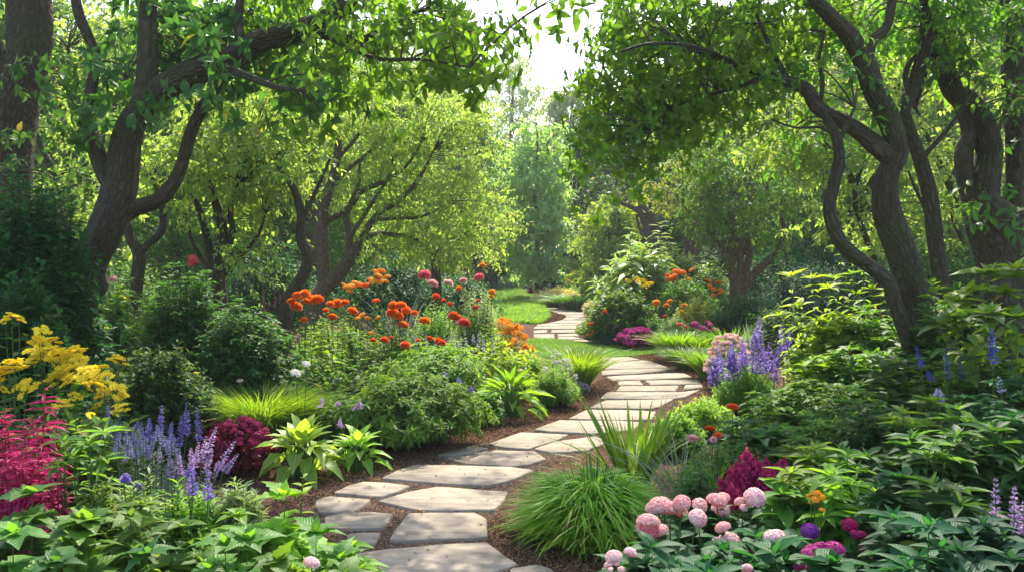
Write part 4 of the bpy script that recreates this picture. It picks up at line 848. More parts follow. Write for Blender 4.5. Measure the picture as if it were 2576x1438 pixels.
tree('grey_twin_tree', 'pair of slim grey brown stems left of the bundled stem tree', 22.0,
 [([(1738,760),(1735,640),(1728,590),(1715,550),(1720,520),(1700,490)], (.15,.12,.10,.10,.08,.05)), ([(1745,650),(1752,600),(1745,560)], (.09,.08,.05), 0, True), ([(1752,640),(1780,590),(1790,550)], (.04,.03,.02))],
 [(1700,470,90,60,0,1.4), (1760,420,80,70,.5,1.4)], 'leaf_olive', .13, .6, 8, barkm='bark_red', T=T_LANCE, dens=.9)
seed(47)
tree('grey_stem_tree', 'cluster of pale grey stems with a flat crown behind the white plumed plants', 27.0,
 [([(1640,740),(1632,600),(1620,560),(1605,530),(1560,510)], (.16,.13,.11,.09,.05)), ([(1650,640),(1655,580),(1640,530),(1680,490)], (.11,.10,.08,.05), 0, True), ([(1625,620),(1608,570),(1600,540)], (.08,.07,.04), 0, True), ([(1640,540),(1600,510),(1560,500)], (.07,.06,.04))],
 [(1600,450,110,50,0,1.8), (1660,420,90,70,.5,1.8)], 'leaf_far', .16, .75, 7, barkm='bark_grey', T=T_LANCE, dens=.8)
seed(51)
# backlit trees close behind
G1 = 'trees closing the garden behind'
def back(label, Y, px, blobs, leaf, L, clump, kper=6, **kw):
    tree('broadleaf_tree', label, Y, [([(px,960),(px+28,700),(px-30,500),(px+20,300),(px-10,120)], (.05,.045,.04,.03,.02)), ([(px-6,520),(px-80,360),(px-120,260)], (.06,.04,.02)), ([(px,480),(px+90,330),(px+120,220)], (.06,.04,.02))], blobs, leaf, L, clump, kper, 'bark', G1, **kw)
back('yellow green tree filling the gap between the two left trunks', 13.0, 180, [(200,120,200,130,0,1.3), (150,330,190,130,0,1.2), (300,560,110,70,.5,.8), (420,60,120,100,.5,1)], 'leaf_glow', .12, .55, dens=.75)
back('sunlit tree above the spreading tree at upper left', 22.0, 560, [(480,100,180,130,0,2.2), (680,90,170,110,0,2), (560,280,190,120,.5,2), (820,170,130,110,.3,1.9)], 'leaf_glow', .17, .85, dens=.8)
back('bright tree crown behind the arching limb at upper middle', 28.0, 930, [(920,90,210,120,0,2.8), (1060,160,150,100,.4,2.4), (1120,110,60,80,.4,2)], 'leaf_glow', .2, 1.05, dens=.8)
back('glowing tree behind the bent sapling and S-curved trunk', 13.5, 2180, [(2010,330,150,60,-.3,.8), (2130,400,120,70,0,.8), (2000,380,100,50,-.2,.6), (2200,560,170,70,0,.8), (2330,450,140,110,.3,1.0), (2130,250,140,90,.4,.8)], 'leaf_glow', .125, .45, dens=.9)
back('green gold tree behind the gnarled trunk at upper right', 14.0, 2420, [(2400,280,190,160,0,1.4), (2250,130,180,120,0,1.4), (2520,470,120,120,0,1.2), (2050,120,160,100,.5,1.2)], 'leaf_glow', .13, .6, dens=.75)
back('mid green tree behind the right canopy', 21.0, 1960, [(1900,330,160,90,0,1.8), (1760,250,150,110,0,1.8), (1960,180,180,110,.3,1.8)], 'leaf_glow', .17, .85, dens=.75)
# far trees
seed(61); G2 = 'far trees beyond the lawns'
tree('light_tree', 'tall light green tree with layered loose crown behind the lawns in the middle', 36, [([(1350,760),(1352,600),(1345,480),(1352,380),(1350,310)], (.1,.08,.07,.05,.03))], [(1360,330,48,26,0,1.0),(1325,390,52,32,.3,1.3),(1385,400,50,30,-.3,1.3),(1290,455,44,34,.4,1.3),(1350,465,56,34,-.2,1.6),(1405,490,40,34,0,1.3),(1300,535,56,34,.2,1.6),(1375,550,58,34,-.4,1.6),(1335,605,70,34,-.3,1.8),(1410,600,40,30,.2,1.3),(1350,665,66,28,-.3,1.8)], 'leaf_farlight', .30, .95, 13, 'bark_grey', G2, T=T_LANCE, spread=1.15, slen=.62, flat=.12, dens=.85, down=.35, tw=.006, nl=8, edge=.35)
far_tree('tall_tree', 'hazy grey green tree left of the sky gap', 1290, 70, 150, 190, 'leaf_haze_tint', .4, clump=1.3, kper=6, group=G2, low=.3, dens=.5)
far_tree('tall_tree', 'hazy tree below the sky gap, behind the light conifer', 1430, 62, 225, 170, 'leaf_haze_tint', .4, clump=1.1, kper=7, group=G2, dens=.7)
far_tree('tall_tree', 'dark bluish tree right of the light conifer', 1480, 46, 330, 170, 'leaf_blue', .24, clump=.9, kper=8, group=G2, low=.02, dens=1.3)
far_tree('tall_tree', 'dark tree left of the light conifer, behind the fan tree', 1200, 48, 330, 230, 'leaf_blue', .24, clump=.9, kper=8, group=G2, low=.02, dens=1.3)
far_tree('round_tree', 'olive green rounded tree right of the dark gap', 1535, 30, 508, 150, 'leaf_olive', .2, clump=.6, kper=9, group=G2, low=.15, dens=.8)
far_tree('tall_tree', 'dark tree behind the grey stemmed tree', 1640, 38, 300, 330, 'leaf_far', .24, clump=1.0, kper=8, group=G2, low=.02, dens=1.2)
far_tree('tall_tree', 'deep green tree mass right of the bundled stem tree', 2090, 27, 380, 380, 'leaf_blue', .19, clump=.8, kper=9, group=G2, low=.02, dens=1.3)
far_tree('tall_tree', 'dark tree closing the view behind the bundled stem tree', 1860, 33, 250, 400, 'leaf_far', .22, clump=.95, kper=8, group=G2, low=.02, dens=1.2)
far_tree('tall_tree', 'dark tree closing the view behind the gnarled trunk', 2420, 24, 150, 480, 'leaf_mid', .18, clump=.8, kper=9, group=G2, low=.02)
far_tree('tall_tree', 'green tree closing the view behind the sinuous thin trunk', 760, 27, 150, 420, 'leaf_mid', .19, clump=.85, kper=9, group=G2, low=.02, dens=1.1)
far_tree('tall_tree', 'green tree closing the view behind the spreading tree', 430, 24, 60, 430, 'leaf_mid', .18, clump=.8, kper=9, group=G2, low=.02, dens=1.1)
far_tree('tall_tree', 'green tree closing the view at the left edge', 80, 20, -40, 400, 'leaf_mid', .16, clump=.7, kper=9, group=G2, low=.02)
far_tree('tall_tree', 'green tree closing the view behind the fan tree crown', 1020, 34, 150, 380, 'leaf_mid', .22, clump=1.0, kper=9, group=G2, low=.02)
for i, (px, Y, top, wp, lb) in enumerate([(1310,54,615,200,'dark clipped hedge section below the light conifer'), (1180,50,600,180,'dark hedge section behind the small tree'), (1440,52,610,170,'dark hedge section right of the light conifer'), (1040,40,610,220,'dark hedge section behind the orange flowers'), (880,32,600,220,'dark hedge section behind the fan tree trunk')]):
    bush('hedge', lb, 'hedge', px, Y, top, wp, 'leaf_blue', .24, nl=10, T=T_DIA, n=650, shell=.75, group='dark hedge at the end of the lawns')

for i, (px, Y, top, wp, mt, lb) in enumerate([(-60,42,60,560,'leaf_mid','broad tree closing the horizon at far left'),(330,46,80,520,'leaf_farlight','pale tree closing the horizon behind the leaning trunk'),(640,50,120,480,'leaf_mid','tree closing the horizon behind the spreading tree'),(900,54,150,440,'leaf_farlight','pale tree on the horizon behind the fan tree'),(1090,60,200,300,'leaf_far','grey tree on the horizon left of the hazy tall tree'),(1680,56,190,340,'leaf_far','grey tree on the horizon right of the dark bluish tree'),(1850,50,60,480,'leaf_mid','tree closing the horizon behind the right canopy'),(2180,46,20,520,'leaf_farlight','pale tree closing the horizon behind the big S-curved trunk'),(2560,42,0,560,'leaf_mid','broad tree closing the horizon at far right')]):
    far_tree('broad_tree', lb, px, Y, top, wp, mt, .42, clump=1.7, kper=9, group=G2, low=.0, dens=1.5)
for i, (px, wp) in enumerate([(-100,520),(260,420),(560,420),(1620,300),(1900,380),(2250,420),(2620,420)]):
    bush('hedge', 'long dark hedge section closing the horizon %s' % ['at far left','behind the leaning trunk','behind the spreading tree','behind the grey stemmed tree','behind the bundled stems','behind the big S-curved trunk','at far right'][i], 'hedge', px, 36, 560, wp, 'leaf_blue', .3, nl=10, T=T_DIA, n=900, shell=.75, group='dark hedge at the end of the lawns')
# ------------------------------------------------------------------ planting, left side
seed(71)
GS = 'green shrubs of the left border'
bush('dark_shrub', 'dense dark shrub in front of the old trunk at the left edge', 'shrub', 90, 7.2, 440, 300, 'leaf_blue', .11, n=1000, nl=13, low=.05, group=GS, down=.3)
bush('dark_shrub', 'dark shrub at the foot of the leaning trunk', 'shrub', 60, 6.6, 700, 240, 'leaf_blue', .11, n=560, nl=12, group=GS)
bush('fine_shrub', 'tall fine leaved dark shrub behind the purple salvia', 'shrub', 470, 9.0, 690, 270, 'leaf_deep', .075, .032, n=800, nl=12, ros=4, group=GS, low=.02)
bush('fine_shrub', 'wide fine leaved shrub left of the orange flowers', 'shrub', 610, 8.6, 770, 280, 'leaf_deep', .075, .032, n=800, nl=12, ros=4, group=GS, low=.02)
bush('fine_shrub', 'low dark shrub between the yellow flowers and the purple salvia', 'shrub', 400, 7.2, 880, 280, 'leaf_deep', .075, n=700, nl=13, group=GS)
tall_shoots('airy_shrub', 'airy upright twigs rising above the fine leaved shrub', 'shrub', 8.7, [(500,470,640),(510,520,618),(540,560,660),(470,430,690),(580,600,668),(440,400,720),(600,640,700)], 'leaf_deep', .05, .022, stem='stem_dark', nl=34, a0=60, a1=30)
bush('drooping_shrub', 'long leaved drooping shrub lit behind the leaning trunk', 'shrub', 280, 9.6, 700, 240, 'leaf_mid', .15, .055, n=170, nl=10, T=T_LANCE, down=.6, group=GS)
bush('drooping_shrub', 'long leaved drooping shrub right of the slender tree', 'shrub', 400, 11.0, 690, 200, 'leaf_mid', .13, .05, n=170, nl=10, T=T_LANCE, down=.6, group=GS)
bush('far_shrub', 'green shrub in the gap behind the slender tree', 'shrub', 300, 15, 640, 300, 'leaf_mid', .12, n=400, T=T_LANCE, group=GS)
bush('far_shrub', 'teal green shrub behind the S-curved thin trunk', 'shrub', 680, 17, 620, 320, 'leaf_blue', .12, n=500, T=T_LANCE, group=GS)
bush('far_shrub', 'dark shrub right of the fan tree trunk', 'shrub', 990, 20, 640, 300, 'leaf_blue', .13, n=600, T=T_LANCE, group=GS)
bush('far_shrub', 'blue green shrub under the small tree', 'shrub', 1150, 22, 690, 220, 'leaf_blue', .13, n=420, T=T_LANCE, group=GS)
flowers('pink_flower', 'single pink pompon flower by the leaning trunk', 'flower', 11.2, [(285,703,13)], 'pom', 'petal_rose', L=.06, nsh=10)
flowers('coral_flower', 'coral red flower cluster at the top of the fine shrub', 'flower', 11.4, [(484,650,12),(490,662,11),(478,664,9)], 'bit', 'petal_coral', L=.06, nsh=14)
spikes('pink_spires', 'pink flower spires behind the S-curved thin trunk', 'flower', 13.0, [(662,722,60),(690,715,70),(702,705,80),(718,725,70),(676,745,70),(735,735,60),(650,760,50)], 'petal_magenta', .026, 90, 'leaf_blue', .05, H=1.0, R=.3)
# yellow flowers
Yy = 5.6; GY = 'tall yellow flowering plants at the left edge'
flowers('yellow_flowers', 'yellow flowers at the very left edge, above the red plumes', 'flowering plant', 5.4, [(12,950,30),(38,926,34),(67,976,34),(8,985,20),(-25,930,34)], 'cor', 'petal_yellow', 'leaf_mid', .13, .07, group=GY, lean=.5, sq=1)
flowers('yellow_flowers', 'tallest stepped tiers of yellow flowers beside the leaning trunk', 'flowering plant', 5.7, [(105,838,25),(100,862,28),(125,868,30),(128,888,34),(95,893,30),(150,900,34),(186,896,36),(196,914,30),(145,925,34),(86,910,24)], 'cor', 'petal_yellow', 'leaf_mid', .13, .07, group=GY, lean=.5)
flowers('yellow_flowers', 'mass of yellow flowers sloping down to the purple salvia', 'flowering plant', 5.4, [(186,938,33),(160,935,28),(215,945,32),(241,936,34),(265,952,26),(140,955,30),(177,961,30),(205,968,30),(235,972,32),(273,975,30),(294,987,28),(262,996,30),(308,1000,22),(189,999,20),(154,1020,24),(246,1022,16),(305,1028,20),(292,1040,16)], 'cor', 'petal_yellow', 'leaf_mid', .13, .07, group=GY, lean=.5, leafH=.85)
flowers('yellow_flowers', 'lone yellow flower head right of the main yellow mass', 'flowering plant', 5.8, [(296,910,28)], 'cor', 'petal_yellow', 'leaf_mid', .12, .06, group=GY, lean=.3, nsh=12)
flowers('yellow_flowers', 'tall greenish yellow flower head at upper left of the mass', 'flowering plant', 5.9, [(30,800,26),(14,808,20),(48,806,20)], 'cor', 'petal_yellow', 'leaf_deep', .13, .06, base=34, group=GY, lean=.2, nsh=14)
bush('green_filler', 'dark leafy plant under the yellow flowers', 'plant', 180, 5.0, 1030, 360, 'leaf_mid', .12, .07, n=130, nl=9)
# red plumes
GR = 'crimson leaved plumes at the left edge'
kw = dict(nl=90, a0=95, a1=45, down=.35, T=T_LANCE, stem='stem_red', u0=.15, group=GR)
tall_shoots('red_plant', 'tallest crimson plume in front of the yellow flowers', 'plant', 4.5, [(80,113,980),(75,82,1050,.05),(90,60,1075,-.05)], 'red_leaf', .18, .030, **kw)
tall_shoots('red_plant', 'dark crimson plume at the very left edge', 'plant', 4.6, [(5,12,1030),(-20,-8,1060),(30,20,1075)], 'red_leaf', .17, .030, **kw)
tall_shoots('red_plant', 'shorter dusky crimson plume right of the tallest one', 'plant', 4.75, [(130,142,1042),(140,125,1080)], 'burgundy_leaf', .16, .028, **kw)
tall_shoots('red_plant', 'low bright crimson foliage beneath the plumes', 'plant', 4.2, [(60,55,1130),(20,15,1140),(100,95,1125),(40,40,1165),(120,125,1160),(80,75,1175)], 'red_leaf', .16, .034, **kw)
tall_shoots('red_plant', 'small crimson clump among the green leaves left of the salvia', 'plant', 4.0, [(140,145,1190),(165,160,1200),(125,130,1205)], 'red_leaf', .11, .03, **kw)
# green whorled shoots
tall_shoots('whorled_plant', 'upright light green shoot with tiered leaves right of the crimson plumes', 'plant', 4.1, [(195,190,1045)], 'leaf_fresh', .15, .042, nl=30, a0=95, a1=50, T=T_LANCE, pairs=True, down=.2)
tall_shoots('whorled_plant', 'pale umbrella topped shoot in front of the purple salvia', 'plant', 4.0, [(258,264,1090)], 'leaf_fresh', .16, .036, ros=7, nl=8, a0=90, a1=70, T=T_LANCE, u0=.6, down=.3)
tall_shoots('whorled_plant', 'leafy green stems spreading below the tiered shoot', 'plant', 4.0, [(170,160,1110),(230,225,1120),(200,185,1150),(250,262,1160),(215,232,1185),(170,150,1175)], 'leaf_mid', .15, .046, ros=6, nl=16, a0=90, a1=50, T=T_LANCE, down=.3)
# salvia
spikes('purple_salvia', 'violet salvia spikes in front of the yellow flowers', 'salvia', 5.2, [(272,1018,80),(302,1042,70),(250,1068,50),(408,1018,80),(470,1010,90),(495,1026,85),(456,1045,80),(345,1052,60),(375,1050,60),(432,1060,70),(330,1080,50)], 'petal_purple', .024, 150, 'leaf_silver', .03, .010, H=.62, R=.42, nsh=240, gap=14)
spikes('lavender_haze', 'grey violet catmint haze between the salvia spikes', 'catmint', 5.0, [(px, py, 45) for px, py in [(300,1085),(325,1095),(350,1080),(365,1095),(385,1085),(405,1080),(420,1100),(340,1110),(375,1115),(400,1120),(310,1120),(355,1060),(440,1100),(290,1110),(280,1095),(318,1075),(338,1068),(372,1068),(395,1065),(415,1095),(430,1085),(360,1105),(385,1110),(345,1125),(330,1110),(450,1120)]], 'petal_lavender', .018, 100, 'leaf_silver', .028, .009, H=.6, R=.40, nsh=420, gap=9)
spikes('lilac_salvia', 'pale lilac sprays leaning right over the maroon mound', 'salvia', 4.7, [(545,1072,70,520),(592,1108,70,545),(425,1130,75,432),(450,1140,60,455),(520,1095,70,505),(500,1110,70,490),(570,1150,50,530),(480,1125,60),(535,1130,60,515),(600,1140,50,560)], 'petal_lilac', .022, 120, 'leaf_pale', .03, .010, H=.52, R=.26, nsh=200, gap=10)
spikes('violet_salvia', 'short violet salvia heads among the bright leaves in front', 'salvia', 4.0, [(482,1180,70),(522,1180,85),(478,1172,30),(318,1190,26),(348,1212,26)], 'petal_purple', .024, 130, 'leaf_fresh', .05, .02, H=.38, R=.3, gap=8)
# maroon mound
def mound(name, label, px, Y, top, wpx, leaf, petal_, nf, sz, group=None, L=.035, cat='flowering plant', kind='bit'):
    r, R, H = bush(name, label, cat, px, Y, top, wpx, leaf, L, n=260, nl=10, group=group)
    P = dome(R * 1.02, H * 1.02, nf, .93, .05)
    for p in P: part('flower_head', headmesh(kind, petal_), None, r, p, (rng.normal() * .3 - p[1] / R * .5, p[0] / R * .6, rng.random() * 6), sz * (.8 + .4 * rng.random()))
    return r
mound('maroon_mound', 'round maroon chrysanthemum mound left of the hostas', 600, 6.9, 1062, 185, 'burgundy_leaf', 'petal_maroon', 100, .036)
mound('maroon_mound', 'smaller dusky maroon mound behind the lilac sprays', 520, 7.2, 1062, 100, 'burgundy_leaf', 'petal_maroon', 60, .03)
hosta('hosta', 'larger hosta with broad ribbed leaves at the mulch edge', 755, 6.75, 1062, 215, n=46)
hosta('hosta', 'smaller hosta right of the large one', 898, 7.0, 1085, 165, n=36)
grass('grass_mound', 'feathery green grass mound behind the maroon mound', 'ornamental grass', 655, 7.8, 950, 260, 'grass', 2600, .012, (.4, 1), (.05, .32))
grass('grass_mound', 'thin grassy tuft right of the grass mound', 'ornamental grass', 775, 7.9, 985, 100, 'grass_deep', 260, .010, (.3, .9), (.05, .5))
bush('clipped_shrub', 'dense rounded green shrub overhanging the mulch beside the path', 'shrub', 1035, 7.9, 945, 345, 'leaf_shrub', .085, .03, n=700, nl=10, ros=5, T=T_LANCE, low=.1, shell=.75, jit=.08, group=None)
bush('leafy_filler', 'dark leafy plants between the grass mound and the rounded shrub', 'plant', 860, 7.9, 1000, 190, 'leaf_mid', .08, n=260)
spikes('lilac_flowers', 'small lilac flowers left of the rounded shrub', 'flower', 7.2, [(906,1008,18),(898,1018,14),(855,1052,26),(812,1000,26),(848,1010,12)], 'petal_lilac', .03, 60, foliage=False)
spikes('violet_flowers', 'tiny violet flowers above the right of the rounded shrub', 'flower', 8.1, [(1184,968,20),(1152,948,18),(1118,935,16)], 'petal_purple', .028, 50, foliage=False)
flowers('star_flower', 'white starry flower on a tall stem behind the hostas', 'flower', 7.5, [(744,938,14),(770,915,10)], 'bit', 'petal_white', foliage=False)
flowers('pink_flower', 'tiny pink flower above the grass mound', 'flower', 8.1, [(604,957,8)], 'bit', 'petal_rose', foliage=False)
# tall broadleaf plants
GB = 'tall broad leaved plants left of the orange flowers'
tall_shoots('broadleaf_plant', 'tall plant with large light green top leaves below the orange balls', 'plant', 8.7, [(805,808,815),(790,780,850),(830,838,850)], 'leaf_fresh', .26, .12, nl=22, a0=95, a1=55, T=T_BIG, group=GB, under=(.3,.75,.12), down=.2)
tall_shoots('broadleaf_plant', 'broad leaved plant right of the tallest light green one', 'plant', 8.7, [(905,905,872),(880,875,905),(930,935,900)], 'leaf_mid', .2, .085, nl=18, a0=90, a1=55, T=T_LEAF, group=GB, under=(.3,.6,.12), down=.3)
tall_shoots('broadleaf_plant', 'broad leaved plant left of the tallest light green one', 'plant', 9.0, [(740,735,865),(700,705,885),(770,765,860),(660,668,895)], 'leaf_mid', .18, .07, nl=18, a0=90, a1=55, T=T_LEAF, group=GB, under=(.35,.6,.12), down=.3)
bush('leafy_filler', 'dark foliage below the tall broad leaved plants', 'plant', 800, 8.4, 930, 240, 'leaf_deep', .12, n=200)
bush('leafy_filler', 'dark foliage right below the broad leaved plants', 'plant', 900, 8.6, 940, 200, 'leaf_mid', .1, n=200)
# fine bright shrubs
bush('bright_shrub', 'fine textured lime green shrub below the red zinnias', 'shrub', 1090, 9.9, 872, 330, 'leaf_fresh', .09, .03, n=460, nl=9, ros=5, T=T_LANCE, group=GS, low=.1)
bush('bright_shrub', 'lime broad leaved plant at the right end of the fine shrub', 'shrub', 1245, 10.6, 855, 190, 'leaf_lime', .13, .055, n=150, nl=10, T=T_LEAF, group=GS)
bush('bright_shrub', 'yellow green drooping plant left of the grass tuft', 'shrub', 1320, 11.4, 880, 110, 'leaf_lime', .13, .05, n=100, nl=10, T=T_LANCE, group=GS)
hosta('strap_hosta', 'long leaved bright plant arching over the mulch behind the rounded shrub', 1285, 9.35, 935, 185, 'leaf_fresh', n=70, wid=.24, T=T_LEAF)
bush('leafy_filler', 'low green plant between the rounded shrub and the arching plant', 'plant', 1220, 8.9, 985, 90, 'leaf_mid', .09, n=110)
bush('fine_edging', 'fine pale green edging plant beside the mulch bend', 'plant', 1395, 9.95, 925, 130, 'leaf_fresh', .06, .018, n=420, nl=14, T=T_LANCE)
mound('white_edging', 'tiny white flowers on pale foliage above the edging plant', 1405, 10.6, 898, 100, 'leaf_pale', 'petal_white', 40, .022)
grass('grass_tuft', 'bright yellow green grass tuft at the path bend', 'ornamental grass', 1452, 11.3, 866, 125, 'grass_lime', 900, .016, (.2, .9), (.05, .55))
mound('purple_tuft', 'small grey purple tuft at the foot of the bright grass tuft', 1459, 11.0, 962, 46, 'leaf_silver', 'petal_lilac', 40, .022)
# orange flowers
seed(81); GO = 'orange flowering plants of the central bed'
ob = dict(group=GO, leaf='leaf_fresh', L=.08, W=.03, Tl=T_LANCE, nl=12)
flowers('orange_zinnia', 'dense group of large orange heads beside the thin S-curved trunk', 'flower', 10.3, [(748,743,15),(768,738,15),(786,750,14),(745,771,18),(770,758,14),(798,754,18),(733,757,12),(765,804,11)], 'pom', 'petal_orange', **ob)
flowers('orange_zinnia', 'three round orange heads right of the dense group', 'flower', 10.4, [(849,764,18),(868,760,11),(831,764,12),(836,797,15),(820,781,11),(887,783,15)], 'pom', 'petal_orange', **ob)
flowers('orange_zinnia', 'cluster of orange heads in the middle of the bed', 'flower', 10.6, [(990,770,15),(1008,768,14),(1022,780,15),(988,787,19),(1003,795,14),(1043,787,10),(1014,817,16)], 'pom', 'petal_orange', **ob)
flowers('orange_zinnia', 'single orange ball between the middle cluster and the coral ball', 'flower', 10.5, [(1068,807,15)], 'pom', 'petal_orange', **ob)
flowers('orange_zinnia', 'lowest orange balls in front of the bed', 'flower', 9.9, [(967,855,13),(1019,867,16),(939,856,9),(985,848,6)], 'pom', 'petal_redorange', **ob)
flowers('orange_zinnia', 'red orange balls above the lavender spikes', 'flower', 11.0, [(1141,795,15),(1097,746,11),(1116,756,9),(1132,765,9),(1155,800,10)], 'pom', 'petal_redorange', **ob)
flowers('coral_zinnia', 'bright coral ball right of the red orange balls', 'flower', 10.3, [(1167,812,16)], 'pom', 'petal_coral', **ob)
flowers('red_zinnia', 'small red heads among the lavender spikes', 'flower', 10.0, [(1081,851,11),(1103,856,11),(1112,862,10),(1052,855,7,'petal_orange')], 'pom', 'petal_redorange', **ob)
flowers('pink_zinnia', 'tall deep pink head in front of the small tree', 'flower', 12.0, [(1068,693,17),(1088,714,14,'petal_rose')], 'pom', 'petal_pink', **ob)
flowers('pink_zinnia', 'pink heads right of the small tree trunk', 'flower', 12.2, [(1165,706,12,'petal_rose'),(1205,698,13,'petal_pink'),(1203,756,8,'petal_coral'),(1196,773,8,'petal_coral'),(1154,725,9,'petal_orange'),(1128,712,13,'petal_flesh')], 'pom', 'petal_coral', **ob)
flowers('amber_flower', 'small amber flowers at the right end of the bed', 'flower', 12.0, [(1214,668,10),(1237,734,9),(1236,745,7)], 'pom', 'petal_amber', **ob)
lb = dict(group='orange yellow clustered flowers of the central bed', leaf='leaf_mid', L=.09, W=.04, nl=10)
flowers('lantana', 'tall two tiered golden cluster in front of the fan tree', 'flower', 12.0, [(945,684,13),(960,682,13),(952,694,14),(938,706,11),(955,708,12),(970,708,12),(974,696,11),(930,700,9)], 'hyd', 'petal_amber', sq=.7, **lb)
flowers('lantana', 'orange clusters left of the golden cluster', 'flower', 11.8, [(894,711,11),(874,722,12),(905,716,11,'petal_orange'),(920,718,11,'petal_orange'),(880,733,9),(865,716,9),(886,720,10)], 'hyd', 'petal_amber', sq=.7, **lb)
flowers('lantana', 'golden clusters between the orange balls', 'flower', 10.8, [(910,792,13),(925,800,10),(934,838,9),(945,756,12,'petal_redorange'),(900,800,9),(950,798,8)], 'hyd', 'petal_amber', sq=.7, **lb)
flowers('lantana', 'small orange head left of the big orange group', 'flower', 10.3, [(687,815,8),(697,817,6)], 'hyd', 'petal_orange', sq=.7, **lb)
bush('flower_bed_foliage', 'light green foliage under the left orange flowers', 'plant', 850, 11.0, 800, 240, 'leaf_fresh', .08, .03, n=380, nl=12, T=T_LANCE, group=GS)
bush('flower_bed_foliage', 'green foliage under the middle orange flowers', 'plant', 990, 10.6, 815, 220, 'leaf_mid', .08, .03, n=380, nl=12, T=T_LANCE, group=GS)
bush('flower_bed_foliage', 'bushy light green plant under the red orange balls', 'plant', 1090, 11.2, 762, 150, 'leaf_fresh', .06, .025, n=420, nl=12, T=T_LANCE, group=GS)
bush('flower_bed_foliage', 'pale green airy plant left of the lime lawn', 'plant', 1200, 12.6, 725, 150, 'leaf_pale', .07, .022, n=420, nl=13, T=T_LANCE, group=GS)
grass('silver_leaved_plant', 'silvery strap leaves behind the golden flower clusters', 'plant', 1010, 12.8, 725, 70, 'leaf_silver', 60, .025, (.3, .8), (.1, .5))
spikes('lavender_spikes', 'pale lavender spikes in front of the coral ball', 'lavender', 10.4, [(1038,832,50),(1046,842,45),(1070,834,50),(1098,838,45),(1118,836,50),(1130,842,45),(1147,832,50),(1167,820,60),(1158,840,40),(1190,838,26),(1207,830,55),(1215,845,40),(1237,840,50)], 'petal_lavender', .026, 80, 'leaf_pale', .04, .012, H=.55, R=.55, nsh=240, gap=7)
mound('orange_mound', 'yellow orange flowering mound right of the lavender spikes', 1265, 13.0, 812, 165, 'leaf_olive', 'petal_amber', 90, .05, L=.05, kind='bit')
flowers('amber_flower', 'two amber heads standing over the flowering mound', 'flower', 12.9, [(1183,808,12,'petal_orange'),(1205,808,14)], 'pom', 'petal_amber', leaf='leaf_fresh', L=.06)
grass('silver_tuft', 'small silvery tuft in front of the lime lawn', 'plant', 1270, 18, 800, 70, 'leaf_silver', 90, .02)
# bottom left foreground: big leaves
seed(91); GF = 'broad leaved foreground plants at lower left'
def broad(px, Y, top, wpx, mat, lab, L=.15, Wd=.62, T=T_LOBE, ns=26, nl=7):
    L *= .86
    R = wpx * Y / 2231 / 2; H = topz(top, Y); r = empty('broadleaf_plant', place(px, Y), lab, 'plant', GF)
    g = Geo(); gs = Geo(); tip = dome(R, H * .88, ns, .55, .15); tip[:, 2] = np.maximum(tip[:, 2], H * .35); tip[0] = [0, 0, H * .92]
    B = tip * np.array([.4, .4, 0])
    shoot_leaves(g, B, tip, nl, L, L * Wd, T, u0=.3, a0=88, a1=52, taper=.6, down=.1, jit=.28, pairs=True, vbias=.5, dr=1.1, ros=5)
    sticks(gs, B, tip, .005, .002, .08); part('stems', gs, M['stem_green'], r); part('leaves', smooth(g.mesh('leaves')), M[mat], r)
FG = [(70,3.7,1205,260,'leaf_mid','large dull green leaves below the crimson plumes at the left edge',.19,.7),
 (20,3.2,1300,260,'leaf_mid','bright tipped broad leaves in the bottom left corner',.18,.75),
 (200,3.35,1270,260,'leaf_mid','big veined lobed leaves near the bottom left corner',.2,.78),
 (320,3.6,1265,220,'leaf_mid','mid green pointed leaves below the pale umbrella shoot',.15,.55),
 (130,2.95,1370,300,'leaf_deep','dark shaded leaves along the bottom edge at far left',.17,.7),
 (360,3.0,1350,280,'leaf_deep','dark leaves at the bottom edge under the pointed leaves',.16,.65),
 (450,3.5,1290,220,'leaf_mid','broad green leaves below the bright fine shoots',.15,.6),
 (560,3.2,1330,260,'leaf_mid','green veined leaves at the bottom edge, centre left',.16,.75),
 (590,3.75,1265,200,'leaf_fresh','light green leaves left of the lime plant',.15,.6),
 (710,3.85,1215,230,'leaf_lime','lime green broad leaves just left of the path slabs',.2,.62),
 (790,3.35,1300,280,'leaf_mid','green lobed leaves beside the nearest slabs',.17,.62),
 (880,3.5,1345,150,'leaf_fresh','light green leaves overhanging the nearest slab',.15,.5),
 (690,2.95,1370,260,'leaf_mid','bright green leaves at the bottom edge left of the pale pink flower',.15,.65),
 (860,2.95,1410,200,'leaf_mid','leaves around the pale pink flower at the bottom edge',.14,.6)]
for (px, Y, top, wp, mt, lab, L, Wd) in FG: broad(px, Y, top, wp, mt, lab, L, Wd, T_LOBE if Wd > .6 else T_BIG)
tall_shoots('leafy_shoot', 'single lime shoot standing above the lime leaves by the path', 'plant', 3.9, [(735,762,1185)], 'leaf_lime', .11, .05, nl=14, a0=85, a1=50, T=T_LEAF, pairs=True, u0=.45)
GFS = 'fine leaved bright shoots in the left foreground'
for (a, b, t, lab) in [(380,378,1180,'yellow green shoot with tiered narrow leaves in front of the salvia'), (430,432,1205,'yellow green shoot right of the tallest one')]:
    tall_shoots('fine_shoot', lab, 'plant', 4.1, [(a,b,t),(a-12,b-18,t+20),(a+10,b+16,t+16)], 'leaf_fresh', .085, .022, nl=34, a0=90, a1=45, T=T_LANCE, group=GFS, down=.1, pairs=True)
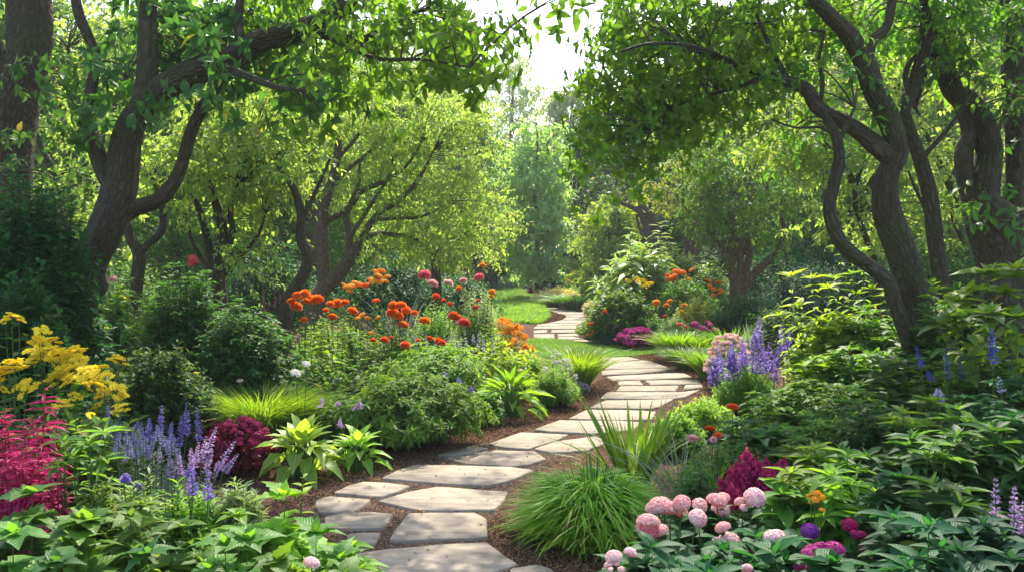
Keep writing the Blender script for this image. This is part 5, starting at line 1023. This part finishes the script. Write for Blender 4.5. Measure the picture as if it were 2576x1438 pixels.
for (px, Y, top, wp, mt, lab) in [(330,4.0,1215,200,'leaf_pale','pale narrow leaved plant left of the yellow green shoots'), (480,4.1,1225,240,'leaf_fresh','bright narrow leaved plant under the violet heads'), (590,4.2,1200,170,'leaf_pale','silvery green narrow leaved plant left of the lime leaves'), (260,3.85,1215,200,'leaf_mid','narrow leaved plant between crimson clump and bright shoots')]:
    bush('narrowleaf_plant', lab, 'plant', px, Y, top, wp, mt, .085, .024, n=260, nl=16, T=T_LANCE, group=GFS)
flowers('pale_pink_flower', 'pale pink flower ball at the bottom edge beside the nearest slab', 'flower', 3.15, [(784,1415,24)], 'hyd', 'petal_blush', foliage=False)
flowers('pale_pink_flower', 'top of a pale pink flower cut by the bottom edge, centre left', 'flower', 3.1, [(528,1434,16)], 'hyd', 'petal_blush', foliage=False)
# ------------------------------------------------------------------ planting, middle distance and right side
seed(101); GM = 'planting along the far path'
def sedge(label, px, Y, top, wpx, mat, n, W): grass('sedge_mound', label, 'ornamental grass', px, Y, top, wpx, mat, n, W, (.4, 1), (.1, .5), GM)
sedge('green sedge mound right of the far slabs', 1455, 28.5, 735, 120, 'grass_deep', 1500, .03)
sedge('low green sedge at the left foot of the white edged one', 1390, 30, 748, 70, 'grass_deep', 800, .03)
bush('white_sedge', 'white tipped foliage mound where the far path turns', 'plant', 1405, 31.5, 722, 130, 'leaf_cream', .14, .05, n=420, nl=10, T=T_DIA)
bush('grey_sedge', 'grey green mound behind the green sedge', 'plant', 1460, 33, 722, 110, 'leaf_pale', .14, .04, n=420, nl=10, T=T_DIA)
bush('white_sedge', 'small cream plant at the right end of the sedge mounds', 'plant', 1486, 25, 757, 38, 'leaf_cream', .14, .04, n=110, nl=9, T=T_LANCE)
bush('far_shrub', 'blue green shrub beyond the lawns right of the path', 'shrub', 1378, 40, 678, 105, 'leaf_blue', .2, n=460, T=T_DIA, group=GM)
bush('far_shrub', 'yellow green shrub behind the orange lilies', 'shrub', 1432, 43, 650, 85, 'leaf_olive', .2, n=360, T=T_DIA, group=GM)
bush('far_shrub', 'small grey green shrub at the hedge foot', 'shrub', 1282, 46, 699, 60, 'leaf_pale', .16, n=220, T=T_DIA, group=GM)
bush('far_shrub', 'small dusky pink shrub at the hedge foot', 'shrub', 1327, 45, 701, 30, 'red_leaf', .12, n=120, T=T_DIA, group=GM)
bush('far_shrub', 'crimson tuft at the left of the blue green shrub', 'shrub', 1338, 39, 711, 14, 'red_leaf', .12, n=70, T=T_DIA, group=GM)
grass('lily_leaves', 'fresh green strap leaves under the distant lilies', 'plant', 1455, 36.5, 705, 70, 'grass', 200, .05, (.1, .7), (.05, .4))
flowers('orange_lily', 'orange lilies on tall stems beyond the sedge mounds', 'flower', 36, [(1440,690,9),(1450,686,9),(1462,688,9),(1472,690,8),(1432,705,8),(1445,702,8),(1480,700,6),(1422,700,6,'petal_yellow'),(1428,712,6,'petal_yellow')], 'bit', 'petal_amber', leaf='grass', L=.2, nsh=20)
for (px, Y, top, wp, mt, lab) in [(1510,31,640,100,'leaf_far','dark shrub left of the white plumed plants'), (1650,33,600,200,'leaf_far','dark shrub under the grey stemmed tree'), (1780,28,610,180,'leaf_far','dark shrub between the grey twin stems and the bundled stems'), (1960,25,620,240,'leaf_blue','dark shrub behind the bundled stems')]:
    bush('far_shrub', lab, 'shrub', px, Y, top, wp, mt, .17, n=500, T=T_DIA, group=GM)
GW = 'pale plumed plants'
tall_shoots('plumed_plant', 'tall pale plumed plant, left of the pair', 'plant', 19.2, [(1590,1586,577)], 'leaf_pale', .55, .17, nl=46, a0=95, a1=60, T=T_LANCE, group=GW, down=.1, u0=.25)
tall_shoots('plumed_plant', 'tall pale plumed plant, right of the pair', 'plant', 19.6, [(1664,1660,560)], 'leaf_pale', .55, .17, nl=46, a0=95, a1=60, T=T_LANCE, group=GW, down=.1, u0=.25)
bush('silver_shrub', 'pale silvery foliage mass below the plumed pair', 'shrub', 1600, 20, 615, 200, 'leaf_pale', .32, .10, n=240, nl=12, T=T_LANCE)
bush('silver_shrub', 'pale silvery foliage right of the plumed pair', 'shrub', 1705, 21, 622, 150, 'leaf_pale', .28, .09, n=220, nl=12, T=T_LANCE)
bush('silver_shrub', 'grey white leafy shrub left of the bundled stems', 'shrub', 1785, 21, 655, 120, 'leaf_pale', .18, .06, n=220, nl=12, T=T_LANCE)
bush('broadleaf_shrub', 'broad leaved green shrub on the right of the far path', 'shrub', 1560, 17.5, 728, 165, 'leaf_mid', .15, .08, n=420, nl=10, T=T_LEAF)
flowers('yellow_cluster', 'yellow flower clusters on top of the broad leaved shrub', 'flower', 18.3, [(1580,708,12),(1598,704,13),(1615,708,13),(1630,715,13),(1640,712,8),(1605,716,10),(1622,722,9)], 'cor', 'petal_yellow', leaf='leaf_mid', L=.12, nsh=90)
bush('lantana_shrub', 'bushy green shrub carrying the orange lantana heads', 'shrub', 1720, 18.5, 700, 180, 'leaf_mid', .11, n=520, nl=11)
flowers('lantana', 'orange lantana heads left of the bundled stem tree', 'flower', 17.9, [(1690,701,15),(1703,684,12),(1718,686,12),(1741,679,10,'petal_amber'),(1730,701,9,'petal_amber'),(1680,692,8),(1697,694,10)], 'hyd', 'petal_orange', foliage=False, sq=.7)
flowers('orange_flowers', 'loose small orange flowers below the bundled stems', 'flower', 17.2, [(1783,707,7),(1807,710,7),(1785,720,7),(1795,727,7),(1814,730,8),(1795,743,7),(1810,738,6)], 'bit', 'petal_orange', leaf='leaf_mid', L=.09)
bush('variegated_shrub', 'yellow variegated shrub in the middle of the right border', 'shrub', 1752, 16.3, 748, 130, 'leaf_variegated', .08, .04, n=360, nl=11)
bush('variegated_shrub', 'pale speckled shrub below the yellow variegated one', 'shrub', 1700, 15.8, 785, 90, 'leaf_pale', .07, .03, n=240, nl=11)
flowers('yellow_balls', 'row of small yellow balls left of the variegated shrub', 'flower', 16, [(1651,762,11),(1676,768,9),(1685,758,8),(1721,768,8),(1715,784,8),(1672,795,6,'petal_coral')], 'pom', 'petal_amber', leaf='leaf_mid', L=.08)
flowers('red_flower', 'small red orange flower on the broad leaved shrub', 'flower', 16.8, [(1522,784,7),(1482,815,5),(1490,812,5)], 'pom', 'petal_redorange', foliage=False)
bush('leafy_filler', 'green foliage edging the far path on the right', 'plant', 1500, 18.6, 800, 90, 'leaf_fresh', .08, n=260)
bush('leafy_filler', 'green foliage behind the blue grey mound', 'plant', 1620, 17.2, 790, 160, 'leaf_mid', .1, n=300)
mound('orange_mound', 'red and orange flowers left of the blue grey mound', 1535, 17.9, 818, 80, 'leaf_mid', 'petal_orange', 50, .06)
mound('orange_mound', 'tiny orange flowers at the mulch edge by the far bend', 1497, 18.2, 832, 40, 'leaf_fresh', 'petal_redorange', 22, .05)
bush('blue_mound', 'blue grey cushion at the right edge of the lawn strip', 'plant', 1550, 17.0, 820, 110, 'leaf_dusk', .05, .016, n=700, nl=12, T=T_LANCE, shell=.85, jit=.04)
mound('magenta_mound', 'magenta pink cushion of flowers right of the blue grey cushion', 1604, 16.4, 828, 105, 'burgundy_leaf', 'petal_magenta', 100, .05)
grass('arching_grass', 'large arching green grass at the right end of the lawn strip', 'ornamental grass', 1712, 14.4, 826, 120, 'grass', 1500, .02, (.3, .9), (.05, .35))
grass('arching_grass', 'smaller green grass hanging over the mulch right of the path', 'ornamental grass', 1730, 13.3, 868, 95, 'grass_deep', 900, .016, (.4, .9), (.05, .4))
grass('arching_grass', 'yellow green strap grass in front of the pink sedum', 'ornamental grass', 1785, 12.3, 868, 100, 'grass_lime', 420, .024, (.4, .9), (.05, .4))
flowers('magenta_flowers', 'magenta flower heads above the large arching grass', 'flower', 14.6, [(1748,815,12),(1770,828,14),(1757,822,9),(1782,813,11),(1798,830,11),(1787,816,8),(1709,816,8,'petal_coral'),(1725,822,6,'petal_coral')], 'hyd', 'petal_magenta', leaf='grass', L=.08, sq=.8)
grass('strap_tuft', 'tuft of pale strap leaves behind the pink sedum', 'plant', 1845, 14, 812, 80, 'grass', 140, .028, (.2, .7), (.1, .5))
grass('strap_tuft', 'bluish strap leaves right of the pale strap tuft', 'plant', 1888, 13.6, 800, 40, 'leaf_silver', 30, .035, (.05, .4), (.05, .3))
grass('strap_tuft', 'low green strap leaves under the magenta flowers', 'plant', 1765, 14.2, 838, 110, 'grass', 320, .02, (.2, .8), (.1, .5))
bush('dark_shrub', 'dark green shrub below the bundled stem tree', 'shrub', 1880, 16.2, 735, 210, 'leaf_blue', .1, .03, n=620, nl=12, T=T_LANCE)
bush('dark_shrub', 'shadowed shrub behind the bright tall plant', 'shrub', 1960, 14.6, 770, 180, 'leaf_deep', .1, .035, n=460, nl=12, T=T_LANCE)
bush('teal_shrub', 'feathery teal shrub right of the bundled stems', 'shrub', 2030, 20, 655, 250, 'leaf_dusk', .13, .04, n=620, nl=12, T=T_LANCE)
bush('teal_shrub', 'dark teal shrub behind the bent sapling', 'shrub', 2180, 17, 620, 300, 'leaf_dusk', .12, .045, n=620, nl=11, T=T_LANCE)
bush('teal_shrub', 'dark shrub behind the gnarled trunk base', 'shrub', 2450, 12.5, 600, 380, 'leaf_deep', .12, .05, n=600, nl=11)
# pink sedum, purple salvia
r, R, H = bush('sedum', 'flat mass of blush pink sedum behind the purple spikes', 'flowering plant', 1836, 11.4, 848, 125, 'leaf_pale', .05, n=160)
P = dome(R, H, 90, .95, .05)
for p in P: part('flower_head', headmesh('bit', 'petal_flesh'), None, r, p, (rng.normal() * .2, rng.normal() * .2, 0), .045)
spikes('purple_salvia', 'row of purple salvia spikes at the right of the bend', 'salvia', 9.3, [(1804,868,95,1812),(1829,880,80,1838),(1843,862,70),(1872,870,70),(1882,888,60),(1890,851,90,1900),(1913,862,80),(1935,858,80),(1944,905,60),(1857,900,60),(1818,905,60),(1900,885,60),(1782,922,50,1796),(1868,850,60),(1966,811,80),(1985,831,70),(1911,796,70),(1901,823,60),(1926,880,60),(1955,880,50),(1812,885,60),(1838,870,60),(1850,880,60),(1795,895,55),(1920,870,60)], 'petal_purple', .05, 150, 'leaf_fresh', .05, .02, H=.62, R=.4, nsh=420, gap=12, dy=.9)
bush('salvia_base', 'dark centred leafy bush below the purple spikes', 'plant', 1885, 9.5, 930, 170, 'leaf_fresh', .045, .02, n=620, nl=12)
bush('lime_edging', 'lime green leafy edging right of the path in front of the salvia', 'plant', 1775, 8.4, 1005, 170, 'leaf_lime', .07, .03, n=380, nl=11)
bush('lime_edging', 'yellow green edging plant behind the orange zinnias', 'plant', 1700, 7.6, 1045, 150, 'leaf_fresh', .07, .03, n=300, nl=11)
tall_shoots('cream_shoots', 'cream green shoots right behind the salvia', 'plant', 11.2, [(1930,1920,782),(1950,1945,800),(1905,1900,815),(1975,1970,800)], 'leaf_variegated', .07, .02, nl=40, a0=60, a1=30, T=T_LANCE)
# bright tall plant
seed(111); GT = 'tall bright green plants in front of the bent sapling'
tk = dict(T=T_LEAF, group=GT, nl=30, a0=95, a1=60, down=.5, pairs=True, ros=4)
tall_shoots('bright_tall_plant', 'sunlit yellow green stems with opposite leaves, leftmost of the tall group', 'plant', 8.4, [(2060,1986,698),(2080,2044,702),(2040,1962,792),(2100,2085,725),(2070,2010,770)], 'leaf_lime', .21, .085, **tk)
tall_shoots('bright_tall_plant', 'slender tall shoots beside the elbow of the bent sapling', 'plant', 8.9, [(2150,2112,620),(2190,2170,632),(2170,2140,690),(2130,2095,700)], 'leaf_fresh', .17, .065, **tk)
tall_shoots('bright_tall_plant', 'green shoots between the sapling and the big trunk', 'plant', 8.6, [(2210,2196,728),(2240,2230,745),(2180,2160,740),(2270,2262,770),(2215,2185,775)], 'leaf_fresh', .18, .07, **tk)
for (px, Y, top, wp, mt, lab, L) in [(2110,8.3,800,220,'leaf_lime','mass of bright leaves below the tall yellow green stems',.12), (2210,8.0,800,240,'leaf_mid','glossy leaves at the foot of the bent sapling',.11), (2090,7.6,900,220,'leaf_fresh','bright shrub slope right of the purple salvia',.11), (2190,7.4,880,260,'leaf_mid','green leafy slope below the glossy leaves',.11), (2330,7.2,860,220,'leaf_deep','dark leaves around the base of the big trunk',.12), (2400,8.2,760,200,'leaf_deep','dark leaves between the two trunks',.13)]:
    bush('leafy_shrub', lab, 'shrub', px, Y, top, wp, mt, L * 1.35, L * .56, n=200, nl=9, ros=5, T=T_LEAF, group='leafy shrubs of the right border')
tall_shoots('coral_bud', 'thin coral flower stem by the bent sapling', 'flower', 8.1, [(2108,2106,712)], 'petal_flesh', .03, .012, nl=26, a0=50, a1=20)
# ivy on trunks
bush('ivy', 'ivy leaves climbing the big trunk base', 'ivy', 2345, 7.15, 690, 110, 'leaf_mid', .13, .11, n=40, nl=8, T=T_LOBE, u0=.6)
# large light leaved plant at right edge
GL = 'large leaved plants at the right edge'
tall_shoots('large_leaf_plant', 'light green large leaved plant before the gnarled trunk', 'plant', 6.6, [(2490,2486,690),(2440,2405,760),(2540,2556,680),(2470,2440,735),(2520,2530,740),(2575,2590,700)], 'leaf_fresh', .27, .15, T=T_BIG, nl=20, ros=6, a0=90, a1=65, group=GL, down=.5)
tall_shoots('large_leaf_plant', 'lower drooping large leaves below the light green ones', 'plant', 6.2, [(2450,2420,800),(2500,2490,790),(2550,2560,800),(2400,2380,820)], 'leaf_mid', .27, .16, T=T_BIG, nl=20, ros=6, a0=90, a1=65, group=GL, down=.6)
spikes('delphinium', 'tall deep blue delphinium spike before the large leaves', 'delphinium', 5.6, [(2494,825,92,2500)], 'petal_blue', .032, 150, foliage=False, gap=10)
spikes('delphinium', 'blue spikes standing among dark leaves right of the big trunk', 'delphinium', 6.0, [(2305,868,60,2318),(2376,875,80,2384),(2415,905,50,2418),(2334,930,30)], 'petal_blue', .026, 80, foliage=False, gap=8)
spikes('delphinium', 'small pale blue flowers at the right among the foliage', 'delphinium', 5.4, [(2512,945,44,2520),(2372,990,30),(2360,975,24),(2412,1020,16)], 'petal_lavender', .026, 50, foliage=False, gap=5)
# dark leafy slope, right foreground
seed(121); GD = 'dark leafy perennials of the right foreground'
SL = [(1960,7.0,985,220,'leaf_mid','bright topped leafy plant behind the red orange zinnia'),(2100,6.8,960,240,'leaf_mid','leafy plant below the bright shrub slope'),(2250,6.6,930,240,'leaf_deep','dark leaved plant under the big trunk'),(2400,6.2,905,240,'leaf_mid','leafy plant around the blue spikes'),(2550,6.0,880,220,'leaf_blue','dusky leafy plant under the delphinium'),
 (1930,5.9,1060,220,'leaf_deep','narrow leaved plant behind the crimson astilbe'),(2060,5.8,1040,230,'leaf_mid','dense leafy plant right of the orange zinnias'),(2200,5.6,1030,240,'leaf_deep','dense dark plant in the middle of the right slope'),(2350,5.4,1010,240,'leaf_mid','pointed leaved plant below the blue spikes'),(2500,5.2,975,240,'leaf_blue','bluish leafy plant at the right edge, mid height'),
 (2040,4.9,1130,180,'leaf_mid','whorled leafy shoots right of the crimson astilbe'),(2170,4.8,1110,230,'leaf_deep','dark whorled plant in the lower middle of the slope'),(2310,4.6,1090,230,'leaf_deep','star shaped leaf whorls on the right slope'),(2450,4.5,1065,230,'leaf_deep','dark leafy plant above the purple grey spikes'),(2570,4.6,1035,200,'leaf_blue','dusky plant at the right edge above the corner'),
 (2120,4.25,1215,200,'leaf_fresh','bright green rosette plant behind the violet hydrangeas'),(2000,4.3,1250,150,'leaf_mid','leaf rosette right of the blush hydrangea'),(2260,4.1,1200,220,'leaf_blue','large leaved rosette in the lower right'),(2400,3.9,1195,220,'leaf_deep','big leaf star left of the purple grey spikes'),
 (2300,3.7,1335,190,'leaf_blue','bluish leaf whorls right of the magenta hydrangeas'),(2350,3.5,1300,240,'leaf_blue','dark leaves low on the right'),(2480,3.4,1310,220,'leaf_dusk','slate coloured leaves below the purple grey spikes'),(2560,3.3,1340,160,'leaf_dusk','slate coloured leaves in the bottom right corner'),(2340,3.1,1400,240,'leaf_blue','dark leaves at the bottom edge, lower right'),(2440,3.0,1395,240,'leaf_dusk','slate leaves along the bottom edge near the corner')]
for (px, Y, top, wp, mt, lab) in SL:
    R = wp * Y / 2231 / 2; H = topz(top, Y); r = empty('leafy_perennial', place(px, Y), lab, 'plant', GD); g = Geo(); gs = Geo()
    fine = Y > 5 and int(px) % 20 == 0; n = (150 if fine else 46) if Y > 5 else 32; tip = dome(R * 1.15, H, n, .62, .16, low=.25); B = tip * np.array([.5, .5, 0])
    L = rng.uniform(.07, .09) if fine else rng.uniform(.125, .185); wr = rng.uniform(.3, .5); Tk = T_LANCE if rng.random() < .3 else T_LEAF; nk = rng.integers(5, 8)
    shoot_leaves(g, B, tip, int(rng.integers(9, 14)), L, L * wr, Tk, u0=.3, a0=88, a1=60, taper=.8, down=rng.uniform(.12, .4), jit=.25, vbias=.4, ros=int(nk))
    sticks(gs, B[::2], tip[::2], .005, .002, .08); part('stems', gs, M['stem_green'], r); part('foliage', smooth(g.mesh('foliage')), M[mt], r)
spikes('grey_spikes', 'purple grey flower spikes in the bottom right corner', 'flower', 3.9, [(2504,1200,130),(2552,1222,110),(2575,1260,90)], 'petal_lilac', .028, 130, 'leaf_dusk', .09, .04, gap=9, H=.5, R=.2)
seed(123); GU = 'upright shoots standing out of the right slope'
for (b, px, py, Y, mt, lab) in [(2055,2050,1128,4.7,'leaf_fresh','pale green star topped shoot right of the crimson astilbe'),(2125,2132,1150,4.5,'leaf_mid','second star topped shoot, right of the pale green one'),(2150,2142,985,6.0,'leaf_mid','slim upright shoot standing over the middle of the right slope'),(2265,2272,1040,5.2,'leaf_fresh','light tipped shoot below the blue spikes'),(2420,2412,1030,5.0,'leaf_mid','leafy upright shoot below the tall delphinium'),(1985,1990,1190,4.4,'leaf_fresh','light shoot rising beside the blush head under the astilbe'),(2345,2352,1120,4.4,'leaf_mid','upright whorled shoot in the lower right slope'),(1935,1930,1010,6.3,'leaf_fresh','leafy shoot right of the red orange zinnia'),(2500,2506,1085,4.6,'leaf_mid','upright shoot near the right edge, above the grey purple spikes')]:
    tall_shoots('upright_shoot', lab, 'plant', Y, [(b, px, py), (b - 14, px - 20, py + 26), (b + 12, px + 22, py + 32)], mt, .14, .045, nl=18, a0=90, a1=65, pairs=True, group=GU, down=.3, ros=6, u0=.3)
# iris, big grass clump
r = empty('iris', place(1598, 6.3), 'upright sword shaped iris leaves standing before the path', 'iris')
g = Geo(); n = 84; a = rng.random(n) * 6.283; Pb = np.stack([np.cos(a) * .11 * rng.random(n), np.sin(a) * .09 * rng.random(n), 0 * a], 1)
Hd = nrm(np.stack([Pb[:, 0] * 8 + rng.normal(size=n) * .35, Pb[:, 1] * 3 + rng.normal(size=n) * .2, 0 * a], 1)); blades(g, Pb, Hd, .52 + .26 * rng.random(n), .046, .05 + .12 * rng.random(n) ** 3, .12 + .45 * rng.random(n) ** 1.3, 6)
n = 46; a = rng.random(n) * 6.283; Pb = np.stack([np.cos(a) * .1, np.sin(a) * .1, 0 * a], 1); blades(g, Pb, nrm(Pb + 1e-4), .5 + .2 * rng.random(n), .014, .6 + .4 * rng.random(n), .5, 6)
part('blades', g, M['iris_leaf'], r)
grass('thin_grass', 'thin arching blue green blades right of the iris', 'plant', 1715, 5.9, 1075, 190, 'leaf_silver', 70, .010, (.6, 1), (.2, .7))
grass('thin_grass', 'thin upright blades under the pink zinnia', 'plant', 1790, 5.5, 1110, 160, 'grass_deep', 220, .010, (.2, .7), (.1, .4))
r = empty('grass_clump', place(1492, 5.25), 'big bright green grass clump spilling over the right edge of the path', 'ornamental grass')
R, H = .45, .60; n = 3800; g = Geo(); tip = dome(R, H, n, .6, .06, low=.05); a = np.arctan2(tip[:, 1], tip[:, 0])
B = tip * np.array([.78, .78, .55]); Hd = nrm(np.stack([np.cos(a), np.sin(a), 0 * a], 1) + rng.normal(size=(n, 3)) * np.array([.45, .45, 0]))
B[:, 2] = np.maximum(0, tip[:, 2] * .72 - .10); blades(g, B, Hd, .13 + .12 * rng.random(n), .021, .9 + .6 * rng.random(n), .12 + .3 * rng.random(n), 5)
part('blades', g, M['grass_fresh'], r)
g = Geo(); gs = Geo(); tip = dome(R * .9, H * .85, 240, .7, .06); sticks(gs, tip * np.array([.3, .3, 0]), tip, .004, .002, .06); part('stems', gs, M['stem_green'], r)
g = Geo(); n = 150; a = rng.random(n) * 6.283; q = .55 + .4 * rng.random(n); B = np.stack([np.cos(a) * R * q * .8, np.sin(a) * R * q * .8, np.maximum(0, H * (.75 - q * .7)) + .05 * rng.random(n)], 1)
blades(g, B, nrm(np.stack([np.cos(a), np.sin(a), 0 * a], 1) + rng.normal(size=(n, 3)) * np.array([.6, .6, 0])), .12 + .16 * rng.random(n), .010, .8 + .9 * rng.random(n), .3 + .5 * rng.random(n), 5)
part('dry_blades', g, M['straw'], r)
# zinnias right
zk = dict(leaf='leaf_mid', L=.08, W=.028, Tl=T_LANCE, nl=12)
flowers('zinnia', 'red orange zinnia on a tall leafy stem above the others', 'flower', 6.0, [(1843,1022,16)], 'pom', 'petal_redorange', sq=.6, nsh=16, **zk)
flowers('zinnia', 'burnt orange zinnia, larger of the low pair', 'flower', 5.6, [(1785,1077,18),(1806,1093,13)], 'pom', 'petal_redorange', sq=.55, nsh=16, **zk)
flowers('zinnia', 'pink pompon right behind the iris', 'flower', 5.5, [(1743,1103,17),(1795,1105,11,'petal_rose')], 'pom', 'petal_rose', nsh=16, **zk)
bush('leafy_filler', 'narrow leaved green plants under the zinnias', 'plant', 1830, 5.7, 1110, 230, 'leaf_mid', .075, .024, n=240, nl=12, T=T_LANCE)
bush('leafy_filler', 'dark narrow leaves left of the crimson astilbe', 'plant', 1760, 4.9, 1170, 160, 'leaf_deep', .075, .026, n=160, nl=12, T=T_LANCE)
# astilbe
r = empty('astilbe', place(1885, 4.75), 'crimson feathery astilbe plumes above the blush hydrangeas', 'astilbe')
for (px, py, s, tl) in [(1878,1225,.135,0),(1850,1250,.11,-.2),(1905,1240,.12,.15),(1935,1235,.11,.3),(1870,1262,.11,-.1),(1915,1262,.11,.1),(1835,1270,.11,-.4),(1955,1225,.11,.5),(1975,1250,.09,.5),(1890,1275,.12,0),(1850,1285,.10,-.3),(1945,1262,.11,.3),(1890,1215,.10,0),(1860,1230,.10,-.1),(1925,1215,.09,.2)]:
    p = at(px, py, 4.75 + rng.normal() * .06) - place(1885, 4.75); part('plume', headmesh('plume', 'petal_crimson'), None, r, p, (0, tl, rng.random() * 6), s)
g = Geo(); bush_geo(.22, .4, .07, .03, n=60, g=g, T=T_LANCE); part('foliage', smooth(g.mesh('foliage')), M['leaf_deep'], r)
spikes('red_spikes', 'thin red stems and buds right of the astilbe', 'plant', 4.6, [(1975,1165,60),(2005,1235,40),(2040,1225,30)], 'petal_crimson', .018, 60, foliage=False)
flowers('orange_daisies', 'small orange daisies with dark eyes right of the blush hydrangea', 'flower', 4.15, [(2040,1245,11),(2056,1240,10),(2050,1256,11),(2066,1250,10),(2040,1262,9),(2070,1262,9),(2056,1268,8),(2068,1282,7)], 'bit', 'petal_amber', foliage=False)
# hydrangeas
seed(131)
def hz(x, y): return (1216.9 + x * .5276, 936 + y * .5276)
def hyd(label, Y, hs, mat, h0=.50, leaf='leaf_blue', group='pink hydrangea bushes'):
    heads = []
    for h in hs: X_, Y_ = hz(h[0], h[1]); heads.append((X_, Y_, h[2] * .5276 * 1.02) + ((h[3],) if len(h) > 3 else ()))
    r, R, H = flowers('hydrangea', label, 'hydrangea', Y, heads, 'hyd', mat, leaf=leaf, L=.13, W=.07, leafH=.60, group=group, dy=.12, nsh=60, nl=11, spread=1.5, Tl=T_LEAF, lean=.45)
hyd('row of blush pink heads nearest the big grass clump', 4.15, [(835,635,52),(810,645,40),(890,650,45),(945,625,40),(1030,635,42),(940,670,38),(860,620,36)], 'petal_rose')
hyd('blush pink heads just below the crimson astilbe', 4.2, [(1110,612,48,'petal_rose'),(1140,598,36,'petal_rose'),(1130,655,46),(1220,618,30,'petal_rose'),(1290,598,48),(1240,645,22)], 'petal_blush')
hyd('pale pink heads in the centre of the hydrangeas', 3.95, [(1020,695,48),(1140,740,42,'petal_rose'),(1170,810,58),(1110,802,30)], 'petal_blush')
hyd('deeper pink heads at the left of the hydrangeas', 3.85, [(785,715,52),(790,748,58,'petal_pink'),(840,757,46),(760,735,38)], 'petal_rose')
hyd('small pale pink heads in the lower left of the hydrangeas', 3.4, [(700,860,34),(620,880,44),(600,915,34),(635,912,18),(605,945,22),(655,945,24)], 'petal_blush')
hyd('pale head and small rose head right of the centre hydrangeas', 3.75, [(1385,795,55),(1360,790,40),(1300,835,33,'petal_coral'),(1303,870,16,'petal_coral')], 'petal_blush')
hyd('single pale head cut by the bottom edge among the hydrangeas', 3.15, [(1255,935,32)], 'petal_blush')
hyd('violet head beside the orange daisies', 3.9, [(1555,758,50)], 'petal_violet')
hyd('two large magenta heads, biggest of the hydrangeas', 3.5, [(1575,862,56),(1675,845,50),(1600,840,46),(1545,870,40),(1610,880,46)], 'petal_magenta')
hyd('lower magenta heads at the bottom edge', 3.25, [(1565,932,38),(1500,925,25)], 'petal_magenta')
hyd('dark crimson magenta heads partly hidden by leaves', 3.9, [(1745,730,45),(1790,778,38),(1812,832,32),(1770,770,28)], 'petal_crimson')
for (px, Y, top, wp, lab) in [(1640,3.55,1385,220,'dark hydrangea leaves under the left pink heads'), (1800,3.4,1410,240,'dark hydrangea leaves under the centre heads'), (1960,3.3,1420,220,'dark hydrangea leaves left of the magenta heads'), (2120,3.15,1440,200,'dark hydrangea leaves below the magenta heads'), (1740,3.05,1450,260,'dark hydrangea leaves along the bottom edge'), (1950,3.75,1350,180,'dark leaves between the blush and violet heads')]:
    bush('hydrangea_leaves', lab, 'plant', px, Y, top, wp, 'leaf_blue', .14, .075, n=60, nl=8, ros=5, T=T_LEAF, group='pink hydrangea bushes', low=.2)

# planting that carries on past both edges of the frame
seed(141)
for i, (x, Y, H, R, mt, L, lab) in enumerate([(4.2,4.6,.9,.7,'leaf_deep',.14,'leafy shrub just past the right edge, nearest the camera'),(5.6,5.6,1.1,.8,'leaf_mid',.14,'leafy shrub past the right edge under the gnarled tree'),(6.6,7.4,1.3,.9,'leaf_deep',.13,'dark shrub right of the gnarled tree'),(5.0,7.2,1.0,.7,'leaf_mid',.14,'green shrub at the foot of the gnarled tree'),(8.2,9.5,1.6,1.1,'leaf_mid',.13,'tall green shrub right of the gnarled tree'),(3.4,3.3,.6,.6,'leaf_blue',.13,'low bluish leafy plant past the bottom right corner'),
 (-4.0,4.2,.8,.7,'leaf_mid',.14,'leafy shrub just past the left edge, nearest the camera'),(-5.2,5.8,1.1,.8,'leaf_deep',.13,'dark shrub past the left edge before the old trunk'),(-6.6,7.6,1.6,1.0,'leaf_blue',.12,'dark shrub left of the old trunk'),(-3.3,3.1,.6,.6,'leaf_mid',.14,'low leafy plant past the bottom left corner'),(-8.4,9.5,1.7,1.1,'leaf_mid',.13,'green shrub far left of the old trunk'),(9.5,13,2,1.4,'leaf_deep',.14,'broad dark shrub far right behind the gnarled tree'),(-9.5,13,2,1.4,'leaf_deep',.14,'broad dark shrub far left behind the old trunk')]):
    r = empty('leafy_shrub', (x, Y, 0), lab, 'shrub', 'shrubs carrying on past the frame'); g = Geo(); gs = Geo(); bush_geo(R, H, L, L * .42, n=int(150 * R), nl=10, g=g, gs=gs, ros=5)
    part('stems', gs, M['stem_dark'], r); part('foliage', smooth(g.mesh('foliage')), M[mt], r)
# ------------------------------------------------------------------ the faint haze of the warm morning air
g = Geo(); X0, X1, Y0, Y1, Z0, Z1 = -230, 230, -30, 310, -1, 26
V = np.array([(x, y, z) for z in (Z0, Z1) for y in (Y0, Y1) for x in (X0, X1)], float)
g.add(V, [np.array([(0, 2, 3, 1), (4, 5, 7, 6), (0, 1, 5, 4), (1, 3, 7, 5), (3, 2, 6, 7), (2, 0, 4, 6)])])
m = bpy.data.materials.new('haze'); m.use_nodes = True; N = m.node_tree.nodes; N.remove(N['Principled BSDF'])
pv = N.new('ShaderNodeVolumePrincipled'); pv.inputs['Color'].default_value = (.93, .96, 1, 1); pv.inputs['Density'].default_value = .0009; pv.inputs['Anisotropy'].default_value = .2
m.node_tree.links.new(pv.outputs[0], N['Material Output'].inputs['Volume'])
tag(part('haze', g, m), 'faint pale haze filling the garden air', 'haze', None, 'stuff')
